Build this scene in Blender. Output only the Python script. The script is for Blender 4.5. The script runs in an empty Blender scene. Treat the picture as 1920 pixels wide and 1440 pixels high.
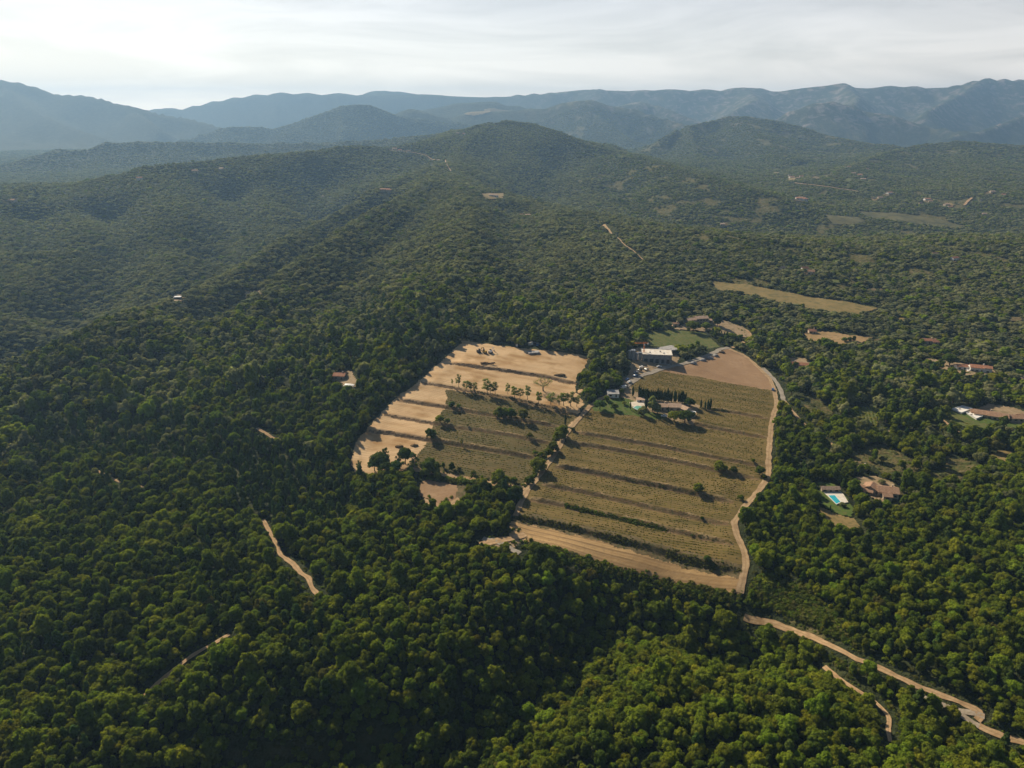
import bpy, math, random
import numpy as np
from mathutils import Vector
random.seed(7); rng = np.random.default_rng(11)
S = bpy.context.scene
COL = S.collection
R = math.radians
# ------------------------------------------------------------------ camera, sky, sun, exposure
CAM_H, PITCH, F = 220.0, R(20.8), 1331.0
cam = bpy.data.cameras.new('camera'); co = bpy.data.objects.new('camera', cam); COL.objects.link(co)
co.location = (0, 0, CAM_H); co.rotation_euler = (R(90) - PITCH, 0, 0)
cam.sensor_width = 36; cam.lens = F / 1920 * 36; cam.clip_start = 1; cam.clip_end = 40000
S.camera = co
SUN_EL, SUN_AZ = R(36), R(38)            # azimuth measured to the left of the view direction (+Y)
sd = Vector((-math.sin(SUN_AZ) * math.cos(SUN_EL), math.cos(SUN_AZ) * math.cos(SUN_EL), math.sin(SUN_EL)))
sl = bpy.data.lights.new('sun', 'SUN'); sl.energy = 5.0; sl.angle = R(0.6); sl.color = (1.0, 0.85, 0.62)
so = bpy.data.objects.new('sun', sl); COL.objects.link(so)
so.rotation_euler = sd.to_track_quat('Z', 'Y').to_euler()
W = bpy.data.worlds.new('World'); S.world = W; W.use_nodes = True
S.view_settings.view_transform = 'Standard'; S.view_settings.look = 'None'
S.view_settings.exposure = 0.34; S.view_settings.gamma = 1.0
S.cycles.max_bounces = 5; S.cycles.diffuse_bounces = 2; S.cycles.glossy_bounces = 1
S.cycles.transmission_bounces = 3; S.cycles.transparent_max_bounces = 4; S.cycles.volume_bounces = 0
S.cycles.use_denoising = True

def N(nt, typ, **kw):
    n = nt.nodes.new(typ)
    for k, v in kw.items():
        if k == 'inp':
            for a, b in v.items(): n.inputs[a].default_value = b
        else: setattr(n, k, v)
    return n
def build_world():
    nt = W.node_tree; nt.nodes.clear(); L = nt.links.new
    out = N(nt, 'ShaderNodeOutputWorld'); add = N(nt, 'ShaderNodeAddShader')
    sky = N(nt, 'ShaderNodeTexSky', sky_type='NISHITA', sun_disc=False, sun_elevation=SUN_EL,
            sun_rotation=-SUN_AZ, altitude=300, air_density=1.0, dust_density=1.5)
    bg = N(nt, 'ShaderNodeBackground', inp={'Strength': 0.035}); L(sky.outputs[0], bg.inputs[0])
    tc = N(nt, 'ShaderNodeTexCoord'); sep = N(nt, 'ShaderNodeSeparateXYZ'); L(tc.outputs['Generated'], sep.inputs[0])
    # veil of cloud, bright low down, unseen upper part darkened to cut fill light
    hz = N(nt, 'ShaderNodeValToRGB'); cr = hz.color_ramp
    cr.elements[0].position = 0.0; cr.elements[0].color = (1.46, 1.32, 1.12, 1)
    cr.elements[1].position = 0.42; cr.elements[1].color = (0.05, 0.06, 0.085, 1)
    for p, c in ((0.03, (1.03, .96, .87)), (0.075, (0.68, .655, .62)), (0.135, (0.54, .535, .53)), (0.2, (0.12, 0.135, 0.16))):
        e = cr.elements.new(p); e.color = (*c, 1)
    L(sep.outputs['Z'], hz.inputs[0])
    mp = N(nt, 'ShaderNodeMapping', inp={'Scale': (2.2, 2.2, 15)}); L(tc.outputs['Generated'], mp.inputs[0])
    n1 = N(nt, 'ShaderNodeTexNoise', inp={'Scale': 1.6, 'Detail': 6, 'Roughness': 0.55, 'Distortion': 0.9}); L(mp.outputs[0], n1.inputs['Vector'])
    r1 = N(nt, 'ShaderNodeMapRange', inp={'From Min': 0.38, 'From Max': 0.62, 'To Min': 0.84, 'To Max': 1.10}); L(n1.outputs[0], r1.inputs[0])
    tint = N(nt, 'ShaderNodeMapRange', inp={'From Min': -0.65, 'From Max': 0.65, 'To Min': 0, 'To Max': 1}); L(sep.outputs['X'], tint.inputs[0])
    tcx = N(nt, 'ShaderNodeMix', data_type='RGBA'); L(tint.outputs[0], tcx.inputs[0])
    tcx.inputs[6].default_value = (.93, .905, .885, 1); tcx.inputs[7].default_value = (0.98, 0.91, 0.88, 1)
    m = N(nt, 'ShaderNodeMix', data_type='RGBA', blend_type='MULTIPLY', inp={0: 1.0}); L(hz.outputs[0], m.inputs[6]); L(tcx.outputs[2], m.inputs[7])
    ty = N(nt, 'ShaderNodeMapRange', inp={'From Min': -0.2, 'From Max': 0.7, 'To Min': 0.22, 'To Max': 1}); L(sep.outputs['Y'], ty.inputs[0])  # sky behind the camera dimmed to deepen the backlit contrast
    my = N(nt, 'ShaderNodeMath', operation='MULTIPLY'); L(ty.outputs[0], my.inputs[0]); L(r1.outputs[0], my.inputs[1])
    bg2 = N(nt, 'ShaderNodeBackground'); L(m.outputs[2], bg2.inputs[0]); L(my.outputs[0], bg2.inputs[1])
    L(bg.outputs[0], add.inputs[0]); L(bg2.outputs[0], add.inputs[1]); L(add.outputs[0], out.inputs[0])
build_world()

# ------------------------------------------------------------------ helpers
def tag(o, label=None, cat=None, group=None, kind=None):
    if label: o['label'] = label
    if cat: o['category'] = cat
    if group: o['group'] = group
    if kind: o['kind'] = kind
    return o
def np_mesh(name, V, Fc, smooth=False):
    """V (n,3), Fc (m,k) one polygon size"""
    V = np.asarray(V, np.float32); Fc = np.asarray(Fc, np.int32)
    me = bpy.data.meshes.new(name); me.vertices.add(len(V)); me.vertices.foreach_set('co', V.ravel())
    m, k = Fc.shape; me.loops.add(m * k); me.loops.foreach_set('vertex_index', Fc.ravel())
    me.polygons.add(m); me.polygons.foreach_set('loop_start', np.arange(0, m * k, k, dtype=np.int32))
    try: me.polygons.foreach_set('loop_total', np.full(m, k, np.int32))
    except Exception: pass
    me.update(calc_edges=True); me.validate()
    if smooth: me.polygons.foreach_set('use_smooth', np.ones(len(me.polygons), bool))
    return me
class MB:
    def __init__(s): s.v = []; s.f = []
    def add(s, vs, fs):
        b = len(s.v); s.v += [tuple(v) for v in vs]; s.f += [tuple(i + b for i in f) for f in fs]; return s
    def box(s, c, d, rz=0.0):
        cx, cy, cz = c; x, y, z = d[0] / 2, d[1] / 2, d[2] / 2; ca, sa = math.cos(rz), math.sin(rz)
        vs = [(cx + a * x * ca - b * y * sa, cy + a * x * sa + b * y * ca, cz + e * z) for e in (-1, 1) for a, b in ((-1, -1), (1, -1), (1, 1), (-1, 1))]
        return s.add(vs, [(3, 2, 1, 0), (4, 5, 6, 7), (0, 1, 5, 4), (1, 2, 6, 5), (2, 3, 7, 6), (3, 0, 4, 7)])
    def tube(s, pts, rad, n=7, cap=True):
        rings = []
        for i, p in enumerate(pts):
            p = Vector(p); a = Vector(pts[max(i - 1, 0)]); b = Vector(pts[min(i + 1, len(pts) - 1)])
            t = (b - a).normalized(); u = t.orthogonal().normalized(); w = t.cross(u)
            r = rad[i] if hasattr(rad, '__len__') else rad
            rings.append([p + (u * math.cos(2 * math.pi * k / n) + w * math.sin(2 * math.pi * k / n)) * r for k in range(n)])
        vs = [v for r_ in rings for v in r_]; fs = []
        for i in range(len(pts) - 1):
            for k in range(n):
                a = i * n + k; b = i * n + (k + 1) % n; fs.append((a, b, b + n, a + n))
        if cap: fs.append(tuple(reversed(range(n)))); fs.append(tuple(range((len(pts) - 1) * n, len(pts) * n)))
        return s.add(vs, fs)
    def mesh(s, name):
        me = bpy.data.meshes.new(name); me.from_pydata(s.v, [], s.f); me.update(); return me
    def build(s, name, m, parent=None):
        return link(name, s.mesh(name), m, parent)
def link(name, me, m, parent=None):
    o = bpy.data.objects.new(name, me); COL.objects.link(o)
    if m is not None and not len(me.materials): me.materials.append(m)
    if parent: o.parent = parent
    return o
def empty(name, loc, rz=0, **kw):
    o = bpy.data.objects.new(name, None); COL.objects.link(o); o.location = loc; o.rotation_euler = (0, 0, rz)
    o.empty_display_size = 0.5
    return tag(o, **kw)
# numpy value noise
_T = rng.random((256, 256)).astype(np.float64)
def vn(x, y, lam, seed=0):
    x = np.asarray(x) / lam + 17.3 * seed; y = np.asarray(y) / lam + 9.1 * seed
    xi = np.floor(x); yi = np.floor(y); fx = x - xi; fy = y - yi
    fx = fx * fx * (3 - 2 * fx); fy = fy * fy * (3 - 2 * fy)
    a = xi.astype(np.int64) & 255; b = yi.astype(np.int64) & 255; a1 = (a + 1) & 255; b1 = (b + 1) & 255
    return (_T[a, b] * (1 - fx) + _T[a1, b] * fx) * (1 - fy) + (_T[a, b1] * (1 - fx) + _T[a1, b1] * fx) * fy
def fbm(x, y, lam, seed=0, octv=4):
    s = 0; a = 1; t = 0
    for i in range(octv): s = s + a * (vn(x, y, lam / 2 ** i, seed + i) - .5); t += a; a *= .5
    return s / t * 2
def ridged(x, y, lam, seed=0, octv=3):
    s = 0; a = 1; t = 0
    for i in range(octv): s = s + a * (np.abs(vn(x, y, lam / 2 ** i, seed + i) - .5) * 2); t += a; a *= .55
    return s / t

# ------------------------------------------------------------------ land form
CP, SP = math.cos(PITCH), math.sin(PITCH)
def ray(px, py):
    px = np.asarray(px, float) - 960; py = 720 - np.asarray(py, float)
    return px, F * CP + py * SP, -F * SP + py * CP
def at_depth(px, py, Y):
    """a point at map distance Y north of the viewpoint, for setting out the crest lines"""
    x, y, z = ray(px, py); t = Y / y
    return np.array([x * t, Y, CAM_H + z * t])
def fy(Y): return Y if Y < 5000 else 5000 + (Y - 5000) * 0.45
# crest lines: (points (px, py, distance), slope, rounding)
CR = [
 ([(-150,385,1350),(0,368,1500),(150,352,1650),(260,322,1750),(380,303,1900),(470,292,2000),(600,284,2150),(660,272,2250),(730,276,2350),(830,260,2500),(880,247,2650),(915,238,2750),(950,232,2800),(1000,238,2780),(1060,252,2620),(1150,281,2400),(1250,314,2130),(1350,340,1900),(1450,362,1740),(1540,388,1620)], .33, 60),
 ([(915,240,2700),(860,285,2300),(840,318,1950),(700,352,1600),(600,382,1300),(500,432,1020),(420,480,860),(330,530,760),(230,590,650),(120,650,580)], .40, 30),
 ([(840,320,1930),(760,370,1330),(650,415,1040),(560,465,880),(500,500,800),(440,550,710)], .40, 30),
 ([(845,322,1930),(885,400,1080),(880,470,840),(840,540,720)], .21, 80),
 ([(850,320,1930),(905,345,1700),(960,370,1520),(1050,398,1330),(1130,428,1150),(1250,440,1090),(1400,448,1070),(1600,462,1060),(1800,462,1080),(2000,455,1120),(2300,455,1180)], .14, 110),
 ([(260,322,1750),(300,400,1350),(260,470,1100),(180,530,950)], .16, 120),
 ([(0,368,1500),(60,440,1180),(40,520,960)], .16, 120),
 ([(950,232,2800),(1010,290,2350),(1080,340,2000),(1150,385,1750)], .22, 60),
 ([(1150,281,2400),(1230,340,1950),(1300,385,1650)], .24, 60),
 ([(-160,350,2800),(-40,330,2880),(0,314,2960),(60,294,3040),(110,280,3120),(160,281,3200),(200,266,3280),(260,264,3360),(360,265,3440),(500,268,3520),(600,266,3520),(700,262,3440),(860,248,3200)], .33, 60),
 ([(340,262,5200),(380,250,5200),(430,235,5200),(470,236,5300),(510,241,5300),(560,226,5400),(600,212,5500),(640,198,5600),(665,193,5600),(690,195,5600),(730,208,5600),(760,218,5600),(830,226,5600),(880,232,5500)], .42, 60),
 ([(720,222,6600),(750,208,6600),(775,203,6600),(800,207,6600),(840,222,6600)], .4, 60),
 ([(780,205,8500),(850,193,8500),(930,190,8500),(1000,203,8300)], .3, 100),
 ([(-300,140,8600),(-100,150,8600),(0,155,8600),(40,157,8600),(70,165,8600),(100,176,8500),(160,178,8400),(190,184,8300),(240,202,8000),(300,213,7700),(350,220,7500),(410,236,7000)], .36, 120),
 ([(0,155,8600),(60,205,7000),(120,235,6200),(200,262,5400)], .34, 80),
 ([(-60,225,7400),(0,232,7000),(40,252,6000),(60,300,4800)], .34, 80),
 ([(240,202,8000),(300,240,6600)], .34, 80),
 ([(230,212,13500),(270,208,13500),(310,201,13500),(340,204,13500),(400,189,13500),(460,178,13500),(530,173,13500),(680,175,13500),(780,176,13500),(900,181,13500),(960,178,13500),(1040,172,13000),(1100,168,13000),(1130,166,12500),(1180,171,12500),(1210,166,12500),(1300,168,12500),(1400,166,12500),(1430,167,12300),(1460,172,12000),(1520,163,11800),(1582,160,11500),(1600,166,11500),(1650,161,11300),(1710,160,11200),(1740,163,11200),(1780,163,11000),(1810,158,11000),(1845,150,11000),(1890,148,11000),(1920,149,11000),(2100,150,11000),(2400,155,11000)], .5, 80),
 ([(680,176,15000),(700,170,15000),(720,168,15000),(750,171,15000),(790,178,15000)], .5, 50),
 ([(870,214,6800),(960,203,6800),(1000,203,6700),(1040,197,6600),(1090,189,6500),(1110,190,6500),(1150,199,6400),(1200,207,6300),(1250,222,6000),(1290,233,5600),(1330,245,5300)], .4, 70),
 ([(1100,192,6500),(1130,230,5600),(1180,262,4900)], .36, 60),
 ([(1140,200,9000),(1170,193,9000),(1200,190,9000),(1230,196,9000),(1270,212,8500),(1320,230,8000)], .45, 70),
 ([(1240,262,3612),(1290,240,3870),(1340,228,4042),(1365,222,4042),(1400,223,4042),(1460,230,4042),(1500,238,3956),(1550,255,3784),(1600,265,3612),(1660,273,3440)], .33, 60),
 ([(1380,223,4042),(1440,270,3354),(1500,310,2838)], .24, 80),
 ([(1290,240,3870),(1310,290,3182),(1380,330,2580)], .24, 80),
 ([(1430,232,7000),(1490,205,7000),(1540,189,7000),(1580,191,7000),(1620,203,7000),(1680,215,6800),(1750,235,6500),(1820,250,6000)], .42, 60),
 ([(1582,162,11500),(1610,180,9800),(1600,195,8200)], .5, 60),
 ([(1845,151,11000),(1780,185,9500),(1740,205,8200)], .5, 60),
 ([(1400,167,12500),(1420,185,10500),(1380,205,9200)], .5, 60),
 ([(2050,190,7600),(1920,214,7200),(1870,232,6600),(1830,248,6200),(1760,262,5600)], .4, 60),
 ([(1540,335,2200),(1600,312,2480),(1650,291,2800),(1720,275,3120),(1800,271,3200),(1920,277,3200),(2100,280,3200),(2400,290,3120)], .2, 140),
 ([(1800,272,3200),(1830,320,2480),(1850,355,2000)], .2, 120),
 # nearby knolls
 ([(1020,1500,190),(1130,1380,232),(1260,1230,285),(1390,1190,300)], .20, 40),
 ([(1560,1440,215),(1540,1280,262),(1480,1210,290)], .2, 40),
 ([(-100,1200,300),(150,1000,375),(330,900,440),(420,850,480)], .13, 60),
 ([(1950,1050,360),(1750,950,410),(1680,890,460)], .12, 60),
]
RIDGES = []
for pts, s, w in CR:
    P = np.array([at_depth(a, b, fy(c)) for a, b, c in pts])
    RIDGES.append((P, s, w))
def flat_at(px, py, z=0.0):
    x, y, zz = ray(px, py); t = (z - CAM_H) / zz; return np.array([x * t, y * t])
# creeks: pixel polylines on the low ground, depth, half width
CREEKS = [([(1390,1150),(1250,1110),(1150,1105),(1085,1180),(1010,1240),(930,1300),(800,1345),(640,1375),(500,1400),(330,1440)], 27, 28),
          ([(1960,1400),(1700,1290),(1550,1215),(1400,1150)], 7, 18),
          ([(640,930),(560,860),(540,760),(560,650),(690,560),(700,500)], 7, 26),
          ([(150,1240),(330,1330),(500,1400)], 7, 22)]
CREEKS = [(np.array([flat_at(a, b) for a, b in p]), d, w) for p, d, w in CREEKS]
GULLIES = [([(1040,385,1900),(1130,415,1600),(1250,425,1520),(1400,435,1500),(1600,445,1500),(1800,445,1520),(2100,445,1550)], 30, 190),
 ([(640,368,1700),(560,400,1350),(460,440,1120),(380,475,960),(300,505,870),(150,560,750),(0,600,670)], 49, 75),
 ([(720,362,1500),(620,400,1170),(560,440,990),(500,468,890),(430,500,800),(380,540,720)], 46, 42),
 ([(810,370,1350),(740,430,1030),(700,480,890),(690,540,790),(660,600,710)], 13, 48),
 ([(200,370,1500),(240,430,1230),(215,500,1000),(120,560,850)], 41, 50),
 ([(960,400,1380),(960,450,1080),(990,520,900),(1000,580,790)], 26, 50),
 ([(430,340,1750),(440,385,1450),(390,430,1200)], 41, 60),
 ([(60,400,1400),(80,470,1130)], 33, 50),
 ([(600,320,2000),(580,355,1700)], 39, 70),
 ([(1060,300,2500),(1020,350,2050),(1000,375,1750)], 44, 80),
 ([(1130,320,2450),(1180,370,2000)], 39, 80)]
GULLIES = [(np.array([at_depth(a, b, c)[:2] for a, b, c in p]), d, w) for p, d, w in GULLIES]
CREEKS = CREEKS + GULLIES
def seg_dist(x, y, P, closed=False):
    """distance to a polyline (n,2+), position index t, signed side"""
    bd = np.full(np.shape(x), 1e18); bt = np.zeros(np.shape(x)); bs = np.zeros(np.shape(x))
    n = len(P) - 1
    for i in range(n):
        ax, ay = P[i][0], P[i][1]; dx, dy = P[i + 1][0] - ax, P[i + 1][1] - ay; L2 = dx * dx + dy * dy + 1e-9
        t = np.clip(((x - ax) * dx + (y - ay) * dy) / L2, 0, 1)
        ex = x - ax - t * dx; ey = y - ay - t * dy; d2 = ex * ex + ey * ey
        m = d2 < bd; bd = np.where(m, d2, bd); bt = np.where(m, i + t, bt); bs = np.where(m, dx * ey - dy * ex, bs)
    return np.sqrt(bd), bt, np.sign(bs)
RMAX = 11000.0
def land_raw(x, y):
    r = np.hypot(x, y)
    base = 8 * np.tanh((y - 500) / 250)
    k = 5 + 0.004 * r
    acc = np.exp(np.clip(base / k, -60, 60)); top = base.copy(); dd = np.full(x.shape, 400.0)
    for P, s, w in RIDGES:
        zc = P[:, 2]; reach = (zc.max() + 30) / s + w
        lo = P[:, :2].min(0) - reach; hi = P[:, :2].max(0) + reach
        m = (x > lo[0]) & (x < hi[0]) & (y > lo[1]) & (y < hi[1])
        if not m.any(): continue
        xm, ym = x[m], y[m]; d, t, _ = seg_dist(xm, ym, P)
        i = np.minimum(t.astype(int), len(P) - 2); f = t - i
        h = zc[i] * (1 - f) + zc[i + 1] * f - s * (np.sqrt(d * d + w * w) - w)
        acc[m] += np.exp(np.clip(h / k[m] - 0, -60, 600))
        tm = top[m]; better = h > tm
        dm = dd[m]; dm[better] = d[better]; dd[m] = dm; tm[better] = h[better]; top[m] = tm
    h = k * np.log(acc)
    h = np.maximum(h, top)
    rel = np.clip((h - base) / 45, 0, 1.5)
    off = 1 - np.exp(-dd / (35 + 0.012 * r))
    far = np.clip((r - 2600) / 2500, 0, 1)
    h -= rel * off * (46 + 66 * far) * ridged(x, y, 300 + 0.09 * r, 3) * (0.55 + .45 * far)
    h += rel * off * 5 * fbm(x, y, 110, 8, 2)
    # the estate lies on a plane; elsewhere gentle swells
    inside = np.clip(1 - np.hypot((x - 50) / 235, (y - 510) / 290), 0, 1); inside = np.clip(inside * 4, 0, 1)
    h += (1 - inside) * np.clip(r / 700, .4, 1) * 4.5 * fbm(x, y, 130, 5, 3)
    for P, dpt, w in CREEKS:
        d, _, _ = seg_dist(x, y, P); h -= dpt * np.exp(-(d / w) ** 2)
    return h
NR, NT = 560, 620
LR0, LR1 = math.log(60.0), math.log(RMAX * 1.02); TH = R(68)
_lr = np.linspace(LR0, LR1, NR); _th = np.linspace(-TH, TH, NT)
_rr, _tt = np.meshgrid(np.exp(_lr), _th, indexing='ij')
TAB = land_raw(_rr * np.sin(_tt), _rr * np.cos(_tt))
def H0(x, y):
    x = np.asarray(x, float); y = np.asarray(y, float)
    r = np.maximum(np.hypot(x, y), 60.001); u = (np.log(r) - LR0) / (LR1 - LR0) * (NR - 1)
    v = (np.clip(np.arctan2(x, y), -TH, TH) + TH) / (2 * TH) * (NT - 1)
    u = np.clip(u, 0, NR - 1.001); v = np.clip(v, 0, NT - 1.001)
    i = u.astype(int); j = v.astype(int); a = u - i; b = v - j
    return (TAB[i, j] * (1 - a) + TAB[i + 1, j] * a) * (1 - b) + (TAB[i, j + 1] * (1 - a) + TAB[i + 1, j + 1] * a) * b
_ts = np.concatenate([np.geomspace(90, 12500, 2600)])
def ground(px, py, Hf=None):
    """where the line of sight through a photo point meets the land -> (n,3)"""
    Hf = Hf or H0
    px = np.atleast_1d(np.asarray(px, float)); py = np.atleast_1d(np.asarray(py, float)); out = np.zeros((len(px), 3))
    for i0 in range(0, len(px), 400):
        x, y, z = ray(px[i0:i0 + 400], py[i0:i0 + 400]); n = np.hypot(x, y)
        X = x[:, None] / n[:, None] * _ts; Y = y[:, None] / n[:, None] * _ts; Z = CAM_H + z[:, None] / n[:, None] * _ts
        dz = Z - Hf(X, Y); hit = dz < 0; k = np.where(hit.any(1), hit.argmax(1), len(_ts) - 1); k = np.maximum(k, 1)
        ii = np.arange(len(k)); a = dz[ii, k - 1]; b = dz[ii, k]; f = np.clip(a / (a - b + 1e-9), 0, 1)
        s = _ts[k - 1] * (1 - f) + _ts[k] * f
        xx = x / n * s; yy = y / n * s; out[i0:i0 + 400] = np.stack([xx, yy, Hf(xx, yy)], 1)
    return out
def G(pts): 
    p = np.array(pts, float); return ground(p[:, 0], p[:, 1])[:, :2]
def inpoly(x, y, P):
    c = np.zeros(np.shape(x), bool); n = len(P)
    lo = P.min(0); hi = P.max(0)
    for i in range(n):
        x0, y0 = P[i]; x1, y1 = P[(i + 1) % n]
        if y0 == y1: continue
        c ^= ((y0 > y) != (y1 > y)) & (x < (x1 - x0) * (y - y0) / (y1 - y0) + x0)
    return c
def resample(P, step):
    P = np.asarray(P, float); d = np.r_[0, np.cumsum(np.hypot(*np.diff(P[:, :2], axis=0).T))]
    n = max(2, int(d[-1] / step) + 1); t = np.linspace(0, d[-1], n)
    # smooth with catmull through linear + filter
    Q = np.stack([np.interp(t, d, P[:, k]) for k in range(P.shape[1])], 1)
    for _ in range(3):
        if len(Q) > 4: Q[1:-1] = (Q[:-2] + 2 * Q[1:-1] + Q[2:]) / 4
    return Q

# ------------------------------------------------------------------ estate: terraces
TERR = [ # west field
 [(842,681),(900,689),(960,697),(1020,705),(1090,722)],
 [(786,717),(815,722),(860,728),(930,742),(1000,756),(1080,775)],
 [(742,749),(790,757),(835,762),(925,779),(985,789),(1052,800)],
 [(716,778),(760,784),(810,793),(900,806),(970,819),(1042,832)],
 [(686,806),(740,812),(790,821),(870,833),(940,845),(1012,860)],
 # east field
 [(1310,765),(1350,769),(1400,777),(1446,787)],
 [(1270,787),(1310,796),(1360,805),(1445,823)],
 [(1078,811),(1130,820),(1240,838),(1340,858),(1420,872),(1436,880)],
 [(1068,830),(1130,838),(1240,858),(1340,880),(1430,898)],
 [(1035,873),(1090,882),(1150,893),(1220,908),(1300,924),(1382,943)],
 [(1012,908),(1070,917),(1130,930),(1210,949),(1290,967),(1372,987)],
 [(986,935),(1050,944),(1120,960),(1190,976),(1260,993),(1320,1007),(1384,1022)],
 [(966,969),(1010,976),(1060,985),(1130,1003),(1200,1020),(1270,1042),(1330,1058),(1392,1072)],
]
TW = [resample(G(t), 6) for t in TERR]
TH_ = [1.0, .6, .9, .8, 1.1, .8, .9, .95, 1.0, 1.3, 1.05, 1.0, 1.2]
def H(x, y):
    h = H0(x, y); x = np.asarray(x, float); y = np.asarray(y, float)
    m = (x > -130) & (x < 240) & (y > 270) & (y < 740)
    if not m.any(): return h
    h = np.array(h, float); xm, ym = x[m], y[m]; add = np.zeros(xm.shape)
    for P, a in zip(TW, TH_):
        d, t, s = seg_dist(xm, ym, P)
        endf = np.clip(np.minimum(t, len(P) - 1 - t) / 1.5, 0, 1)
        sd_ = d * s   # positive = uphill side (left of a line running east)
        add += endf * a * np.clip(sd_ / 1.3, -1, 1) * np.exp(-np.maximum(d - 1.3, 0) / 22)
    h[m] = h[m] + add
    return h
def GH(px, py):
    p = ground(px, py, H); return p
def g1(px, py): return ground([px], [py], H)[0]

# ------------------------------------------------------------------ layout outlines (photo points put on the land)
POLY = {}
def poly(name, pts): POLY[name] = G(pts); return POLY[name]
poly('west', [(868,638),(930,648),(1000,655),(1060,661),(1103,668),(1098,690),(1080,712),(1078,735),(1095,752),(1085,775),(1066,805),(1042,845),(1006,888),(985,913),(930,906),(870,896),(800,886),(745,880),(700,893),(668,884),(657,868),(664,840),(683,810),(702,788),(742,748),(788,712),(830,676),(858,650)])
poly('west_green', [(836,730),(900,738),(1000,757),(1082,778),(1058,806),(1036,843),(1000,888),(984,908),(930,902),(870,892),(800,880),(768,872),(783,852),(800,825),(806,812),(812,795),(833,768),(838,752)])
poly('east', [(1168,728),(1190,714),(1215,702),(1250,688),(1300,678),(1340,662),(1365,652),(1385,660),(1412,680),(1446,712),(1456,745),(1450,790),(1446,830),(1441,880),(1446,900),(1418,925),(1388,958),(1372,985),(1388,1020),(1402,1052),(1396,1090),(1390,1118),(1300,1097),(1200,1071),(1100,1046),(1040,1022),(985,1012),(958,1004),(965,975),(972,952),(988,918),(1018,880),(1044,843),(1066,805),(1092,775),(1120,752)])
poly('east_bare', [(1240,696),(1300,676),(1345,656),(1368,650),(1385,660),(1412,680),(1449,714),(1449,732),(1380,721),(1310,707)])
poly('east_strip', [(960,976),(1010,982),(1060,991),(1130,1009),(1200,1027),(1270,1048),(1330,1064),(1394,1078),(1388,1116),(1300,1096),(1200,1070),(1100,1045),(1040,1021),(985,1011),(956,1004)])
poly('lawn', [(1112,760),(1125,750),(1160,746),(1190,750),(1200,760),(1196,775),(1205,782),(1150,776),(1112,772)])
poly('lawn2', [(1212,772),(1240,776),(1252,786),(1225,786),(1205,779)])
poly('villa_yard', [(1160,735),(1180,722),(1190,735),(1230,742),(1290,752),(1312,762),(1305,780),(1300,795),(1270,790),(1255,786),(1240,776),(1212,772),(1200,762),(1185,750),(1166,748)])
poly('yard', [(786,905),(800,899),(850,906),(876,911),(862,934),(855,946),(820,948),(790,930)])
poly('meadow', [(1218,625),(1245,619),(1290,618),(1325,626),(1345,645),(1350,650),(1320,655),(1290,652),(1260,652),(1222,648),(1208,640)])
poly('barnyard', [(1180,655),(1205,650),(1260,655),(1275,672),(1262,690),(1225,696),(1190,706),(1172,722),(1165,714),(1180,700),(1184,676)])
poly('far_field', [(1332,527),(1400,535),(1470,548),(1560,563),(1645,578),(1620,590),(1560,588),(1500,576),(1455,566),(1400,552),(1345,545)])
poly('tan_field', [(1508,624),(1545,622),(1600,630),(1640,634),(1615,644),(1570,647),(1530,642),(1512,636)])
poly('house_ground', [(1262,618),(1285,608),(1340,600),(1365,604),(1395,615),(1405,632),(1370,634),(1345,622),(1330,622)])
poly('small_vines', [(1598,766),(1644,762),(1644,800),(1615,795)])
poly('pool_lawn', [(1532,905),(1562,908),(1590,935),(1598,958),(1592,970),(1560,962),(1538,945)])
poly('villa_ground', [(1606,896),(1640,892),(1676,908),(1684,932),(1655,944),(1616,922)])
poly('dry_slope', [(1532,950),(1560,962),(1600,974),(1615,1000),(1580,995),(1545,975)])
poly('big_lawn', [(1785,766),(1830,762),(1920,790),(1960,800),(1960,815),(1905,805),(1860,798),(1820,790)])
poly('big_ground', [(1826,768),(1852,758),(1900,766),(1960,784),(1960,800),(1900,795),(1850,782)])
poly('terrace_clear', [(1776,766),(1806,757),(1850,780),(1850,808),(1822,808),(1780,790)])
poly('vine_slope', [(1800,790),(1850,800),(1920,815),(1960,830),(1960,850),(1890,835),(1830,810)])
poly('white_house_ground', [(1735,672),(1760,676),(1800,682),(1850,688),(1870,700),(1845,706),(1800,704),(1770,694)])
poly('valley_meadow', [(1545,403),(1610,408),(1622,416),(1600,423),(1560,421)])
poly('valley_meadow2', [(1608,397),(1680,400),(1760,412),(1810,425),(1780,428),(1700,418),(1630,408)])
poly('left_house', [(460,548),(488,544),(490,556),(462,560)])
poly('left_house2', [(326,553),(344,553),(344,566),(326,566)])
poly('left_house3', [(626,700),(660,698),(672,715),(668,728),(645,724),(630,712)])
poly('glade', [(430,1402),(600,1388),(720,1362),(830,1350),(860,1362),(760,1410),(640,1445),(430,1450)])
poly('ne_clear', [(1440,690),(1462,700),(1480,735),(1478,760),(1456,742)])
poly('slope1', [(1478,740),(1520,738),(1560,770),(1560,790),(1520,780),(1490,765)])
poly('lower_sand', [(905,1022),(935,1012),(975,1000),(985,1010),(960,1030),(925,1032)])
poly('cork_clear', [(860,905),(880,912),(868,935),(850,945)])
poly('mid_house', [(1478,672),(1510,672),(1520,690),(1500,700),(1480,694)])
poly('ridge_houses', [(700,352),(745,352),(745,363),(705,365)])
poly('ridge_house2', [(905,364),(945,363),(942,373),(908,374)])
poly('ridge_house3', [(970,400),(1003,400),(1003,412),(972,412)])
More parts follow.
